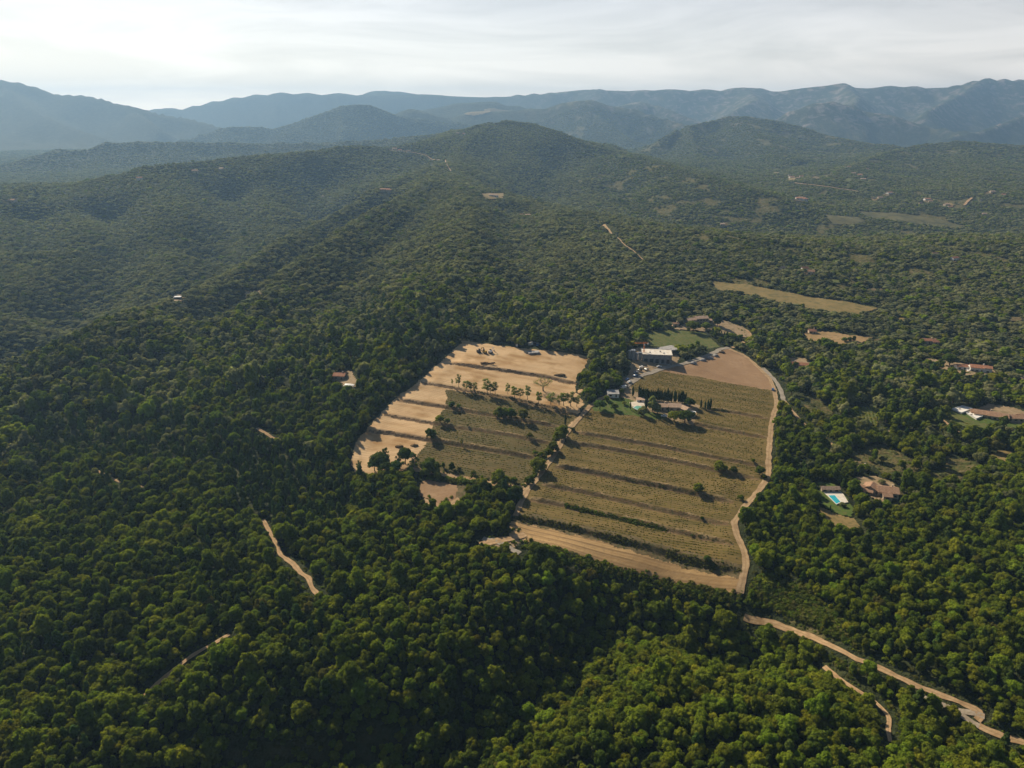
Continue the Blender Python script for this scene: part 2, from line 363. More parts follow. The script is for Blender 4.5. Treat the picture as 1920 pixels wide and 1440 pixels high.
for i, (a, b, w_, h_) in enumerate([(1500,374,22,9),(1485,336,14,6),(1530,334,12,5),(1590,338,12,6),(1740,378,16,6),(1780,385,14,6),(1855,363,12,6),(1835,376,6,10),(1665,366,14,5),(1640,375,12,5),(1790,490,16,5),(1850,485,16,5),(1510,515,12,5),(1468,508,10,4),(1360,422,12,5),(1690,560,8,6),(340,388,1,1),(1735,640,24,7),(1905,600,20,8),(1560,528,40,6),(1640,545,30,6),(810,310,8,8),(370,322,20,4),(260,338,14,5),(745,282,26,4),(860,252,12,3),(590,305,30,4),(290,345,18,4),(20,380,18,5),(1135,655,10,6),(1560,660,18,6),(1690,600,14,5),(1740,985,26,7),(1880,855,40,18),(1650,640,18,6)]):
    w_ *= .62; h_ *= .62
    poly('spot%d' % i, [(a - w_, b), (a - w_ * .3, b - h_), (a + w_ * .7, b - h_ * .7), (a + w_, b + h_ * .2), (a + w_ * .2, b + h_), (a - w_ * .7, b + h_ * .7)])
# tracks: name, points, width, material key, clearance each side
ROADS = [
 ('dirt_track', [(1178,720),(1150,736),(1125,750),(1105,764),(1085,787),(1064,810),(1047,842),(1024,875),(1003,903),(985,925),(974,948),(966,968)], 3.6, 'track', 1.5),
 ('gravel_road', [(1172,724),(1200,706),(1250,688),(1285,682),(1312,672),(1335,664),(1350,655),(1368,652)], 4.6, 'gravel', 3),
 ('dirt_track', [(1368,655),(1395,666),(1418,685),(1444,710),(1453,735),(1456,760),(1447,790),(1443,830),(1440,870),(1441,892),(1425,917),(1397,950),(1374,983),(1382,1005),(1396,1035),(1399,1062),(1392,1090),(1387,1112)], 3.7, 'track', 2.5),
 ('paved_lane', [(1430,690),(1450,710),(1463,728),(1470,752)], 3.6, 'gravel', 2.5),
 ('dirt_track', [(1470,752),(1490,778),(1508,796),(1535,812),(1568,840)], 3.2, 'track', 3.5),
 ('gravel_track', [(742,874),(800,884),(860,896),(905,906),(945,910),(985,918)], 3.4, 'sandtrack', 3),
 ('dirt_track', [(792,938),(815,948),(835,955),(850,944),(862,935)], 4, 'sandtrack', 3),
 ('dirt_track', [(900,1022),(930,1015),(958,1010),(985,1000)], 4.5, 'sandtrack', 3),
 ('gravel_road', [(905,1010),(938,1018),(955,1028),(975,1037)], 3.4, 'gravel', 3.5),
 ('dirt_track', [(1395,1157),(1450,1169),(1500,1186),(1540,1204),(1580,1222),(1610,1238),(1650,1252),(1680,1268),(1720,1287),(1760,1303),(1800,1318),(1838,1332),(1846,1345),(1832,1352)], 2.4, 'sandtrack', 3.9),
 ('gravel_track', [(1725,1306),(1760,1320),(1792,1334),(1815,1352),(1836,1362)], 2.2, 'gravel2', 2.6),
 ('gravel_track', [(1760,1322),(1800,1336),(1832,1338),(1846,1345)], 2.2, 'gravel2', 2.4),
 ('dirt_track', [(1545,1250),(1580,1280),(1612,1298),(1645,1318),(1668,1345),(1664,1372),(1670,1392)], 2.0, 'sandtrack', 3.4),
 ('dirt_track', [(1836,1362),(1870,1378),(1915,1392),(1960,1408)], 2.6, 'sandtrack', 3.2),
 ('dirt_track', [(494,975),(504,995),(512,1010),(524,1030),(523,1040),(536,1048)], 2.3, 'sandtrack', 2.2),
 ('dirt_track', [(536,1048),(552,1058),(562,1075),(580,1084),(583,1102),(598,1116)], 2.8, 'sandtrack', 3.2),
 ('dirt_track', [(272,1305),(296,1280),(320,1262),(350,1238),(380,1218),(400,1208),(430,1190)], 2.1, 'sandtrack', 3.6),
 ('dirt_track', [(482,803),(500,814),(515,824),(540,822)], 2.6, 'sandtrack', 3.4),
 ('dirt_track', [(175,880),(215,900),(240,910),(285,916)], 1.8, 'sandtrack', 1.8),
 ('dirt_track', [(1128,424),(1148,440),(1170,460),(1192,475),(1208,490),(1228,502)], 2.0, 'track', 3.5),
 ('dirt_track', [(1736,674),(1750,686),(1775,692),(1800,702),(1815,706)], 3.2, 'sandtrack', 3.5),
 ('dirt_track', [(1872,686),(1895,692),(1925,700),(1960,708)], 3.0, 'sandtrack', 4),
 ('dirt_track', [(1640,808),(1665,810),(1692,812)], 3.4, 'sandtrack', 4),
 ('dirt_track', [(1735,778),(1765,786),(1795,808),(1802,818)], 2.6, 'sandtrack', 3.5),
 ('dirt_track', [(1248,610),(1290,612),(1330,605)], 4, 'sandtrack', 3),
 ('dirt_track', [(1350,606),(1375,612),(1400,618),(1408,630),(1400,640),(1372,652)], 3.5, 'sandtrack', 3),
 ('dirt_track', [(1490,344),(1540,350),(1570,354),(1610,360)], 5, 'sandtrack', 12),
 ('dirt_track', [(1808,386),(1815,377),(1822,372)], 6, 'sandtrack', 12),
 ('dirt_track', [(835,300),(838,310),(846,322)], 2.2, 'track', 3),
 ('dirt_track', [(730,282),(760,284),(800,292),(830,300)], 2.6, 'track', 5),
]
RW = [(n, resample(G(p), 2.0 if ground([p[0][0]], [p[0][1]])[0][1] < 1000 else 8), w, m, c) for n, p, w, m, c in ROADS]

# ------------------------------------------------------------------ materials
MATS = {}
def new_mat(name):
    m = bpy.data.materials.new(name); m.use_nodes = True; m.node_tree.nodes.clear(); MATS[name] = m
    return m, m.node_tree
def noise_mat(name, c1, c2, scale=1.0, rough=.9, c3=None, s3=8.0, bump=0.0, stripes=None, detail=5, extra=None, spec=.2, stretch=None):
    """two-tone natural surface; stripes=(angle, spacing, strength, colour); coordinates are metres in the object's own space"""
    m, nt = new_mat(name); L = nt.links.new
    out = N(nt, 'ShaderNodeOutputMaterial'); p = N(nt, 'ShaderNodeBsdfPrincipled', inp={'Roughness': rough, 'Specular IOR Level': spec}); L(p.outputs[0], out.inputs[0])
    tc = N(nt, 'ShaderNodeTexCoord'); vec = tc.outputs['Object']
    if stretch:
        mpp = N(nt, 'ShaderNodeMapping', inp={'Rotation': (0, 0, stretch[0]), 'Scale': (stretch[1], stretch[2], 1)}); L(vec, mpp.inputs[0]); nv = mpp.outputs[0]
    else: nv = vec
    n = N(nt, 'ShaderNodeTexNoise', inp={'Scale': scale, 'Detail': detail, 'Roughness': .62}); L(nv, n.inputs['Vector'])
    r = N(nt, 'ShaderNodeValToRGB'); r.color_ramp.elements[0].position = .36; r.color_ramp.elements[1].position = .66
    r.color_ramp.elements[0].color = (*c1, 1); r.color_ramp.elements[1].color = (*c2, 1); L(n.outputs[0], r.inputs[0]); col = r.outputs[0]
    if c3:
        n3 = N(nt, 'ShaderNodeTexNoise', inp={'Scale': s3, 'Detail': 4}); L(vec, n3.inputs['Vector'])
        r3 = N(nt, 'ShaderNodeMapRange', inp={'From Min': .5, 'From Max': .66}); L(n3.outputs[0], r3.inputs[0])
        mx = N(nt, 'ShaderNodeMix', data_type='RGBA'); L(r3.outputs[0], mx.inputs[0]); L(col, mx.inputs[6]); mx.inputs[7].default_value = (*c3, 1); col = mx.outputs[2]
    for st in (stripes or []):
        ang, sp, k, sc = st
        mp = N(nt, 'ShaderNodeMapping', inp={'Rotation': (0, 0, ang)}); L(vec, mp.inputs[0])
        nz = N(nt, 'ShaderNodeTexNoise', inp={'Scale': .05, 'Detail': 2}); L(vec, nz.inputs['Vector'])
        wv = N(nt, 'ShaderNodeTexWave', wave_type='BANDS', bands_direction='Y', inp={'Scale': .314 / sp, 'Distortion': .5, 'Detail': 2, 'Detail Scale': .6}); L(mp.outputs[0], wv.inputs['Vector'])
        rr = N(nt, 'ShaderNodeMapRange', inp={'From Min': .35, 'From Max': .75, 'To Max': k}); L(wv.outputs[1], rr.inputs[0])
        n5 = N(nt, 'ShaderNodeTexNoise', inp={'Scale': .06, 'Detail': 3}); L(vec, n5.inputs['Vector'])
        r5 = N(nt, 'ShaderNodeMapRange', inp={'From Min': .2, 'From Max': .6}); L(n5.outputs[0], r5.inputs[0])
        mu = N(nt, 'ShaderNodeMath', operation='MULTIPLY'); L(rr.outputs[0], mu.inputs[0]); L(r5.outputs[0], mu.inputs[1])
        mx = N(nt, 'ShaderNodeMix', data_type='RGBA'); L(mu.outputs[0], mx.inputs[0]); L(col, mx.inputs[6]); mx.inputs[7].default_value = (*sc, 1); col = mx.outputs[2]
    L(col, p.inputs['Base Color'])
    if bump:
        b = N(nt, 'ShaderNodeBump', inp={'Strength': bump, 'Distance': .5}); nb = N(nt, 'ShaderNodeTexNoise', inp={'Scale': 1.1, 'Detail': 4}); L(vec, nb.inputs['Vector'])
        L(nb.outputs[0], b.inputs['Height']); L(b.outputs[0], p.inputs['Normal'])
    return m
def plain(name, c, rough=.6, metal=0.0, vary=.12, scale=2.0, spec=.4):
    a = tuple(v * (1 - vary) for v in c); b = tuple(min(1, v * (1 + vary)) for v in c)
    m = noise_mat(name, a, b, scale=scale, rough=rough, spec=spec)
    m.node_tree.nodes['Principled BSDF'].inputs['Metallic'].default_value = metal
    return m
_a, _b = G([(1068,830),(1430,898)]); ROWANG = math.atan2(_b[1] - _a[1], _b[0] - _a[0])
def ground_mat():
    """woodland floor; the attribute 'cover' (r: bare rock, g: grassy opening) is the lie of the land, laid by the script"""
    m, nt = new_mat('woodland_floor'); L = nt.links.new
    out = N(nt, 'ShaderNodeOutputMaterial'); p = N(nt, 'ShaderNodeBsdfPrincipled', inp={'Roughness': .95, 'Specular IOR Level': .1}); L(p.outputs[0], out.inputs[0])
    tc = N(nt, 'ShaderNodeTexCoord'); at = N(nt, 'ShaderNodeAttribute', attribute_name='cover'); sep = N(nt, 'ShaderNodeSeparateColor'); L(at.outputs['Color'], sep.inputs[0])
    n = N(nt, 'ShaderNodeTexNoise', inp={'Scale': .035, 'Detail': 9, 'Roughness': .68}); L(tc.outputs['Object'], n.inputs['Vector'])
    r = N(nt, 'ShaderNodeValToRGB'); e = r.color_ramp.elements; e[0].position = .34; e[0].color = (.022, .030, .014, 1); e[1].position = .68; e[1].color = (.075, .080, .034, 1)
    x = e.new(.5); x.color = (.040, .050, .020, 1); L(n.outputs[0], r.inputs[0])
    n2 = N(nt, 'ShaderNodeTexNoise', inp={'Scale': .25, 'Detail': 4}); L(tc.outputs['Object'], n2.inputs['Vector'])
    r2 = N(nt, 'ShaderNodeValToRGB'); r2.color_ramp.elements[0].position = .35; r2.color_ramp.elements[0].color = (.07, .085, .022, 1)
    r2.color_ramp.elements[1].position = .7; r2.color_ramp.elements[1].color = (.19, .145, .07, 1); L(n2.outputs[0], r2.inputs[0])
    mg = N(nt, 'ShaderNodeMix', data_type='RGBA'); L(sep.outputs[1], mg.inputs[0]); L(r.outputs[0], mg.inputs[6]); L(r2.outputs[0], mg.inputs[7])
    # rock breaking through on the high ground
    n3 = N(nt, 'ShaderNodeTexNoise', inp={'Scale': .012, 'Detail': 8, 'Roughness': .7, 'Distortion': .6}); L(tc.outputs['Object'], n3.inputs['Vector'])
    r3 = N(nt, 'ShaderNodeMapRange', inp={'From Min': .5, 'From Max': .64}); L(n3.outputs[0], r3.inputs[0])
    mm = N(nt, 'ShaderNodeMath', operation='MULTIPLY'); L(r3.outputs[0], mm.inputs[0]); L(sep.outputs[0], mm.inputs[1])
    mr = N(nt, 'ShaderNodeMix', data_type='RGBA'); L(mm.outputs[0], mr.inputs[0]); L(mg.outputs[2], mr.inputs[6]); mr.inputs[7].default_value = (.26, .22, .2, 1)
    L(mr.outputs[2], p.inputs['Base Color'])
    b = N(nt, 'ShaderNodeBump', inp={'Strength': .9, 'Distance': 9}); nb = N(nt, 'ShaderNodeTexNoise', inp={'Scale': .05, 'Detail': 6, 'Roughness': .7}); L(tc.outputs['Object'], nb.inputs['Vector'])
    L(nb.outputs[0], b.inputs['Height']); L(b.outputs[0], p.inputs['Normal'])
    return m
M_GROUND = ground_mat()
SAND = noise_mat('bare_sand', (.46, .295, .15), (.68, .48, .28), .055, c3=(.36, .21, .085), s3=.05, bump=.5, stripes=[(-ROWANG, 2.2, .45, (.38, .25, .12)), (-ROWANG + .02, 8, .4, (.62, .45, .25))], stretch=(-ROWANG, .22, 1.3))
VINE = noise_mat('vineyard_floor', (.095, .072, .017), (.205, .142, .044), .09, c3=(.150, .112, .032), s3=.9, bump=.3, stripes=[(-ROWANG, 2.4, .6, (.068, .066, .015)), (-ROWANG, 11, .35, (.25, .170, .068))], stretch=(-ROWANG, .3, 1.5))
VINE_W = noise_mat('vineyard_floor_green', (0.077, 0.069, 0.019), (0.149, 0.102, 0.036), .09, c3=(0.113, 0.098, 0.034), s3=.8, bump=.3, stripes=[(-ROWANG, 2.4, .5, (0.063, 0.070, 0.020)), (-ROWANG, 12, .3, (0.198, 0.139, 0.064))], stretch=(-ROWANG, .35, 1.3))
BROWN = noise_mat('ploughed_soil', (0.258, 0.159, 0.086), (0.361, 0.237, 0.138), .04, c3=(0.292, 0.181, 0.099), s3=.5, bump=.3, stripes=[(-ROWANG, 6, .3, (0.292, 0.189, 0.103))])
STRIP = noise_mat('stubble_soil', (.31, .19, .08), (.54, .355, .165), .05, c3=(.34, .22, .10), s3=.6, bump=.35, stripes=[(-ROWANG + .015, 4.2, .8, (.22, .14, .065)), (-ROWANG + .015, 1.9, .4, (.52, .36, .18))], stretch=(-ROWANG, .15, 1.8))
BANK = noise_mat('dry_bank', (0.144, 0.095, 0.046), (0.270, 0.176, 0.084), .3, c3=(0.090, 0.081, 0.028), s3=.6, bump=.6)
BANK_W = noise_mat('sandy_bank', (0.216, 0.140, 0.076), (0.360, 0.234, 0.128), .3, c3=(0.135, 0.099, 0.051), s3=.5, bump=.6)
EDGE = noise_mat('pale_terrace_edge', (.20, .145, .065), (.34, .24, .12), .4, c3=(.13, .11, .04), s3=.7, bump=.4)
LAWN = noise_mat('mown_lawn', (.062, .105, .016), (.10, .145, .026), .3, c3=(.12, .13, .035), s3=.35, bump=.2)
MEADOW = noise_mat('meadow_grass', (.072, .108, .022), (.13, .145, .038), .12, c3=(.17, .14, .055), s3=.5, bump=.3)
OLIVEF = noise_mat('rough_pasture', (.085, .085, .035), (.16, .145, .06), .02, c3=(.06, .065, .03), s3=.05, bump=.3)
PAVEW = noise_mat('white_paving', (.62, .58, .51), (.74, .70, .63), .8, c3=(.56, .51, .44), s3=.4)
DRY = noise_mat('dry_grass', (0.208, 0.152, 0.060), (0.288, 0.208, 0.088), .07, c3=(0.160, 0.132, 0.048), s3=.4, bump=.3)
OCHRE = noise_mat('yellow_field', (0.197, 0.152, 0.056), (0.271, 0.200, 0.080), .05, c3=(0.139, 0.124, 0.044), s3=.15, bump=.2, stripes=[(.9, 3, .3, (0.164, 0.136, 0.048))])
TAN = noise_mat('tan_field_soil', (0.295, 0.197, 0.090), (0.385, 0.262, 0.131), .06, c3=(0.230, 0.164, 0.074), s3=.3, bump=.2)
YARD = noise_mat('gravel_yard', (0.284, 0.206, 0.120), (0.413, 0.310, 0.198), .4, c3=(0.206, 0.163, 0.086), s3=.2, bump=.3)
SCRUBG = noise_mat('scrub_floor', (.10, .075, .035), (.20, .15, .075), .25, c3=(.07, .07, .026), s3=.5, bump=.4)
def road_mat(name, c1, c2, mid, k=.6):
    m = noise_mat(name, c1, c2, .5, c3=tuple(v * .8 for v in c1), s3=.25, bump=.4); nt = m.node_tree; L = nt.links.new
    p = nt.nodes['Principled BSDF']; col = p.inputs['Base Color'].links[0].from_socket
    uv = N(nt, 'ShaderNodeUVMap', uv_map='UVMap'); sep = N(nt, 'ShaderNodeSeparateXYZ'); L(uv.outputs[0], sep.inputs[0])
    a = N(nt, 'ShaderNodeMath', operation='SUBTRACT'); L(sep.outputs[0], a.inputs[0]); a.inputs[1].default_value = .5
    b = N(nt, 'ShaderNodeMath', operation='ABSOLUTE'); L(a.outputs[0], b.inputs[0])
    r = N(nt, 'ShaderNodeValToRGB'); e = r.color_ramp.elements; e[0].position = .03; e[0].color = (k, k, k, 1); e[1].position = .13; e[1].color = (0, 0, 0, 1)
    e2 = e.new(.36); e2.color = (0, 0, 0, 1); e3 = e.new(.5); e3.color = (k, k, k, 1); L(b.outputs[0], r.inputs[0])
    mx = N(nt, 'ShaderNodeMix', data_type='RGBA'); L(r.outputs[0], mx.inputs[0]); L(col, mx.inputs[6]); mx.inputs[7].default_value = (*mid, 1); L(mx.outputs[2], p.inputs['Base Color'])
    return m
RM = {'track': road_mat('track_dust', (0.378, 0.258, 0.146), (0.499, 0.361, 0.215), (0.292, 0.198, 0.103)), 'sandtrack': road_mat('track_sand', (0.396, 0.258, 0.138), (0.533, 0.378, 0.224), (0.284, 0.189, 0.095)),
      'gravel': road_mat('track_gravel', (0.292, 0.258, 0.215), (0.413, 0.370, 0.310), (0.327, 0.275, 0.215), .4), 'gravel2': road_mat('track_pale_gravel', (0.344, 0.284, 0.215), (0.482, 0.413, 0.327), (0.310, 0.241, 0.163), .5)}
TILE = noise_mat('roof_tiles', (.36, .215, .135), (.50, .33, .225), .7, c3=(.30, .18, .11), s3=2.0, bump=.4, stripes=[(1.5708, .45, .5, (.27, .16, .10))])
TILE_P = noise_mat('pale_roof_tiles', (.46, .32, .23), (.62, .46, .35), .7, c3=(.4, .27, .19), s3=2.0, bump=.4, stripes=[(1.5708, .45, .45, (.36, .25, .17))])
TILE_R = noise_mat('red_roof_tiles', (.38, .17, .10), (.52, .27, .17), .7, c3=(.30, .15, .1), s3=2.0, bump=.4, stripes=[(1.5708, .45, .45, (.3, .14, .08))])
STUCCO = plain('cream_render', (.55, .45, .34), .9); WHITE = plain('white_render', (.78, .76, .72), .8, vary=.05); STONE = noise_mat('stone_wall', (.26, .23, .2), (.42, .38, .33), 1.5, c3=(.2, .18, .16), s3=3, bump=.4)
CONC = noise_mat('bare_concrete', (.30, .30, .31), (.44, .43, .42), .5, c3=(.24, .24, .25), s3=.3, bump=.2); DARK = plain('dark_cladding', (.035, .045, .055), .6)
MEMB = noise_mat('pale_roof_membrane', (.66, .62, .56), (.80, .76, .70), .3, c3=(.55, .48, .40), s3=.35)
GLASS = plain('window_glass', (.03, .04, .05), .15, vary=.1, spec=.8); WOOD = plain('shutter_wood', (.12, .08, .05), .6)
STEEL = plain('galvanised_steel', (.5, .5, .5), .4, .8); ORANGE = plain('orange_paint', (.62, .22, .05), .5); YELLOW = plain('machine_yellow', (.60, .38, .05), .5)
RUBBER = plain('rubber', (.02, .02, .02), .9); BLUE = plain('blue_paint', (.05, .13, .32), .3); WPAINT = plain('white_paint', (.8, .8, .8), .3, vary=.03); SILVER = plain('silver_paint', (.45, .46, .48), .3, .4); BLACKP = plain('black_paint', (.03, .03, .035), .3)
BARK = noise_mat('bark', (.07, .05, .035), (.16, .12, .085), 3, bump=.5); BARKL = noise_mat('pale_bark', (.22, .17, .12), (.36, .29, .22), 3, bump=.5)
POOLW = plain('pool_water', (.03, .42, .52), .08, vary=.15, scale=.3, spec=.6); POOLG = plain('green_pool_water', (.16, .42, .33), .1, vary=.1, scale=.3, spec=.6)
PAVE = noise_mat('pale_paving', (.56, .50, .42), (.70, .64, .55), .8, c3=(.5, .43, .35), s3=.4)
def leaf_mat(name, c, warm=.35, trans=.42):
    m, nt = new_mat(name); L = nt.links.new; out = N(nt, 'ShaderNodeOutputMaterial')
    oi = N(nt, 'ShaderNodeObjectInfo'); tc = N(nt, 'ShaderNodeTexCoord')
    hs = N(nt, 'ShaderNodeHueSaturation'); hs.inputs['Color'].default_value = (*c, 1)
    rv = N(nt, 'ShaderNodeMapRange', inp={'To Min': .78, 'To Max': 1.24}); L(oi.outputs['Random'], rv.inputs[0])
    m2 = N(nt, 'ShaderNodeMath', operation='MULTIPLY', inp={1: 7.31}); L(oi.outputs['Random'], m2.inputs[0]); fr = N(nt, 'ShaderNodeMath', operation='FRACT'); L(m2.outputs[0], fr.inputs[0])
    rh = N(nt, 'ShaderNodeMapRange', inp={'To Min': .482, 'To Max': .518}); L(fr.outputs[0], rh.inputs[0])
    n = N(nt, 'ShaderNodeTexNoise', inp={'Scale': .55, 'Detail': 3}); L(tc.outputs['Object'], n.inputs['Vector'])
    rn = N(nt, 'ShaderNodeMapRange', inp={'From Min': .3, 'From Max': .7, 'To Min': .72, 'To Max': 1.3}); L(n.outputs[0], rn.inputs[0])
    mu = N(nt, 'ShaderNodeMath', operation='MULTIPLY'); L(rv.outputs[0], mu.inputs[0]); L(rn.outputs[0], mu.inputs[1])
    L(mu.outputs[0], hs.inputs['Value']); L(rh.outputs[0], hs.inputs['Hue'])
    d = N(nt, 'ShaderNodeBsdfDiffuse'); t = N(nt, 'ShaderNodeBsdfTranslucent'); mx = N(nt, 'ShaderNodeMixShader', inp={0: trans})
    wm = N(nt, 'ShaderNodeMix', data_type='RGBA', blend_type='MULTIPLY', inp={0: 1.0}); wm.inputs[7].default_value = (1.25, 1.35, .6, 1)
    L(hs.outputs[0], d.inputs[0]); L(hs.outputs[0], wm.inputs[6]); L(wm.outputs[2], t.inputs[0])
    L(d.outputs[0], mx.inputs[1]); L(t.outputs[0], mx.inputs[2]); L(mx.outputs[0], out.inputs[0])
    return m
LEAF = {'holm': leaf_mat('leaves_holm', (.235, .242, .125), trans=.5), 'holm2': leaf_mat('leaves_holm_dark', (.165, .180, .098), trans=.5), 'green': leaf_mat('leaves_green', (0.1580, 0.1966, 0.0221)), 'lime': leaf_mat('leaves_yellow_green', (0.2111, 0.2298, 0.0217)), 'dark': leaf_mat('leaves_dark', (0.0925, 0.1249, 0.0194)),
        'olive': leaf_mat('leaves_olive_brown', (0.1357, 0.1311, 0.0314)), 'pine': leaf_mat('needles', (0.0816, 0.1249, 0.0274), trans=.2), 'grey': leaf_mat('leaves_grey_green', (0.2441, 0.2567, 0.1080)),
        'cypress': leaf_mat('cypress_scales', (0.0454, 0.0760, 0.0164), trans=.1), 'scrub': leaf_mat('scrub_leaves', (0.1392, 0.1431, 0.0370)), 'vine': leaf_mat('vine_leaves', (0.2724, 0.2567, 0.0364)), 'bright': leaf_mat('leaves_bright', (0.2011, 0.2573, 0.0239))}

# ------------------------------------------------------------------ the ground sheet
def build_ground():
    th = np.concatenate([_th, np.linspace(TH, 2 * math.pi - TH, 42)[1:-1]]); nt = len(th)
    lr = np.linspace(LR0, LR1, NR); rr, tt = np.meshgrid(np.exp(lr), th, indexing='ij')
    X = rr * np.sin(tt); Y = rr * np.cos(tt); Z = np.empty_like(X); Z[:, :NT] = TAB
    f = np.linspace(0, 1, nt - NT + 2)[1:-1]; Z[:, NT:] = TAB[:, -1:] * (1 - f) + TAB[:, :1] * f
    # below the estate the sheet dips under the finely modelled fields
    ins = np.clip(np.minimum(np.minimum(X + 123, 233 - X), np.minimum(Y - 287, 733 - Y)) / 4, 0, 1); Z = Z - 3.5 * ins
    idx = np.arange(NR * nt).reshape(NR, nt); a = idx[:-1]; b = idx[1:]
    Fq = np.stack([a, b, np.roll(b, -1, 1), np.roll(a, -1, 1)], -1).reshape(-1, 4)[:, ::-1]
    me = np_mesh('ground', np.stack([X, Y, Z], -1).reshape(-1, 3), Fq, True)
    x, y, z = X.ravel(), Y.ravel(), Z.ravel(); r = np.hypot(x, y)
    rock = np.clip((r - 3000) / 2500, 0, 1) * np.clip((x / np.maximum(r, 1) + .05) * 3, 0, 1) * np.clip((z - 40) / 120, 0, 1) * 1.3
    grass = opening(x, y)
    ca = me.color_attributes.new('cover', 'FLOAT_COLOR', 'POINT')
    c = np.zeros((len(x), 4), np.float32); c[:, 0] = rock; c[:, 1] = grass; c[:, 3] = 1
    ca.data.foreach_set('color', c.ravel())
    link('ground', me, M_GROUND); tag(bpy.data.objects['ground'], 'wooded hill country with a dark leafy floor reaching to the mountains', None, None, 'structure')
def opening(x, y):
    """0..1 how open the wood is"""
    o = np.clip((vn(x, y, 62, 21) * .6 + vn(x, y, 23, 22) * .4 - .69) / .06, 0, 1)
    east = np.clip((x - 150) / 60, 0, 1) * np.clip((y - 340) / 80, 0, 1)
    far = np.clip((np.hypot(x, y) - 1900) / 900, 0, 1) * np.clip(x / 300, 0, 1)
    o = o * np.maximum(east, far * .6)
    for nm in ('ne_clear', 'slope1', 'glade', 'heath', 'cork_clear'):
        if nm in POLY: 
            P = POLY[nm]; m = inpoly(x + 6 * (vn(x, y, 9, 4) - .5), y + 6 * (vn(x, y, 9, 6) - .5), P); o = np.where(m, .3 if nm == 'glade' else .85, o)
    return o
poly('edge_clear', [(985,1011),(1040,1021),(1100,1045),(1200,1070),(1300,1096),(1390,1118),(1393,1143),(1300,1121),(1200,1096),(1100,1071),(1040,1046),(985,1030)])
poly('heath', [(1405,1075),(1450,1060),(1500,1090),(1560,1150),(1600,1200),(1560,1205),(1480,1165),(1410,1145)])
build_ground()

# ------------------------------------------------------------------ estate fields as one fine sheet, split by what grows there
def build_estate():
    st = .85; xs = np.arange(-135, 245, st); ys = np.arange(275, 745, st); X, Y = np.meshgrid(xs, ys, indexing='ij')
    Z = H(X, Y) + .35 * (vn(X, Y, 14, 30) - .5) + .12 * (vn(X, Y, 2.2, 31) - .5)
    V = np.stack([X, Y, Z], -1).reshape(-1, 3); idx = np.arange(X.size).reshape(X.shape)
    Fq = np.stack([idx[:-1, :-1], idx[1:, :-1], idx[1:, 1:], idx[:-1, 1:]], -1).reshape(-1, 4)
    cx = V[Fq].mean(1); x = cx[:, 0]; y = cx[:, 1]
    wx = x + 2.2 * (vn(x, y, 5, 40) - .5) + 1.2 * (vn(x, y, 1.7, 42) - .5); wy = y + 2.2 * (vn(x, y, 5, 41) - .5) + 1.2 * (vn(x, y, 1.7, 43) - .5)
    cl = np.zeros(len(x), int)
    I = lambda n: inpoly(wx, wy, POLY[n])
    west = I('west'); cl[west] = 1; wg = I('west_green') & west; cl[wg] = 2
    east = I('east'); cl[east] = 3; cl[I('east_bare') & east] = 4; cl[I('east_strip')] = 5
    for k, P in enumerate(TW):
        d, t, s = seg_dist(wx, wy, P); on = (t > .3) & (t < len(P) - 1.3); q = d * s; b = (q > (-1.6 if k < 5 else -1.9)) & (q < .6) & on; pe = (q >= .6) & (q < 2.0) & on & (vn(x, y, 7, 46) > .28)
        cl[pe & np.isin(cl, (2, 3))] = 14
        cl[b & np.isin(cl, (1,))] = 6; cl[b & np.isin(cl, (2, 3, 5))] = 7
        if k == 12: cl[(d < 4.2) & (t > .3) & (east | I('east_strip'))] = 13
        if k == 1: cl[(d < 4.5) & (t > 8) & west & (s < 0)] = 7
    cl[I('villa_yard')] = 8; cl[I('lawn')] = 9; cl[I('lawn2')] = 9; cl[I('yard')] = 10; cl[I('barnyard')] = 11; cl[I('meadow')] = 12; cl[I('lower_sand')] = 8; cl[I('cork_clear')] = 13
    spec = {0: ('ground', M_GROUND), 1: ('bare_earth', SAND), 2: ('west_vineyard_ground', VINE_W), 3: ('east_vineyard_ground', VINE), 4: ('ploughed_field', BROWN), 5: ('stubble_field', STRIP), 6: ('sandy_banks', BANK_W),
            7: ('terrace_banks', BANK), 8: ('sandy_ground', YARD), 9: ('lawn', LAWN), 10: ('bare_yard', BROWN), 11: ('gravel_yard', YARD), 12: ('meadow', MEADOW), 13: ('scrub_ground', SCRUBG), 14: ('terrace_edges', EDGE)}
    for c, (nm, m) in spec.items():
        f = Fq[cl == c]
        if not len(f): continue
        u, inv = np.unique(f, return_inverse=True); me = np_mesh(nm, V[u], inv.reshape(f.shape), True)
        o = link(nm, me, m); o['kind'] = 'structure'
    return
build_estate()
def drape(nm, P, m, step=2.0, off=.3, warp=2.0):
    lo = P.min(0) - warp; hi = P.max(0) + warp; xs = np.arange(lo[0], hi[0] + step, step); ys = np.arange(lo[1], hi[1] + step, step)
    X, Y = np.meshgrid(xs, ys, indexing='ij'); Z = H(X, Y) + off; idx = np.arange(X.size).reshape(X.shape)
    Fq = np.stack([idx[:-1, :-1], idx[1:, :-1], idx[1:, 1:], idx[:-1, 1:]], -1).reshape(-1, 4)
    V = np.stack([X, Y, Z], -1).reshape(-1, 3); c = V[Fq].mean(1); x, y = c[:, 0], c[:, 1]
    k = inpoly(x + warp * (vn(x, y, 3 * warp, 50) - .5), y + warp * (vn(x, y, 3 * warp, 51) - .5), P); f = Fq[k]
    if not len(f): return
    u, inv = np.unique(f, return_inverse=True); o = link(nm, np_mesh(nm, V[u], inv.reshape(f.shape), True), m); o['kind'] = 'structure'
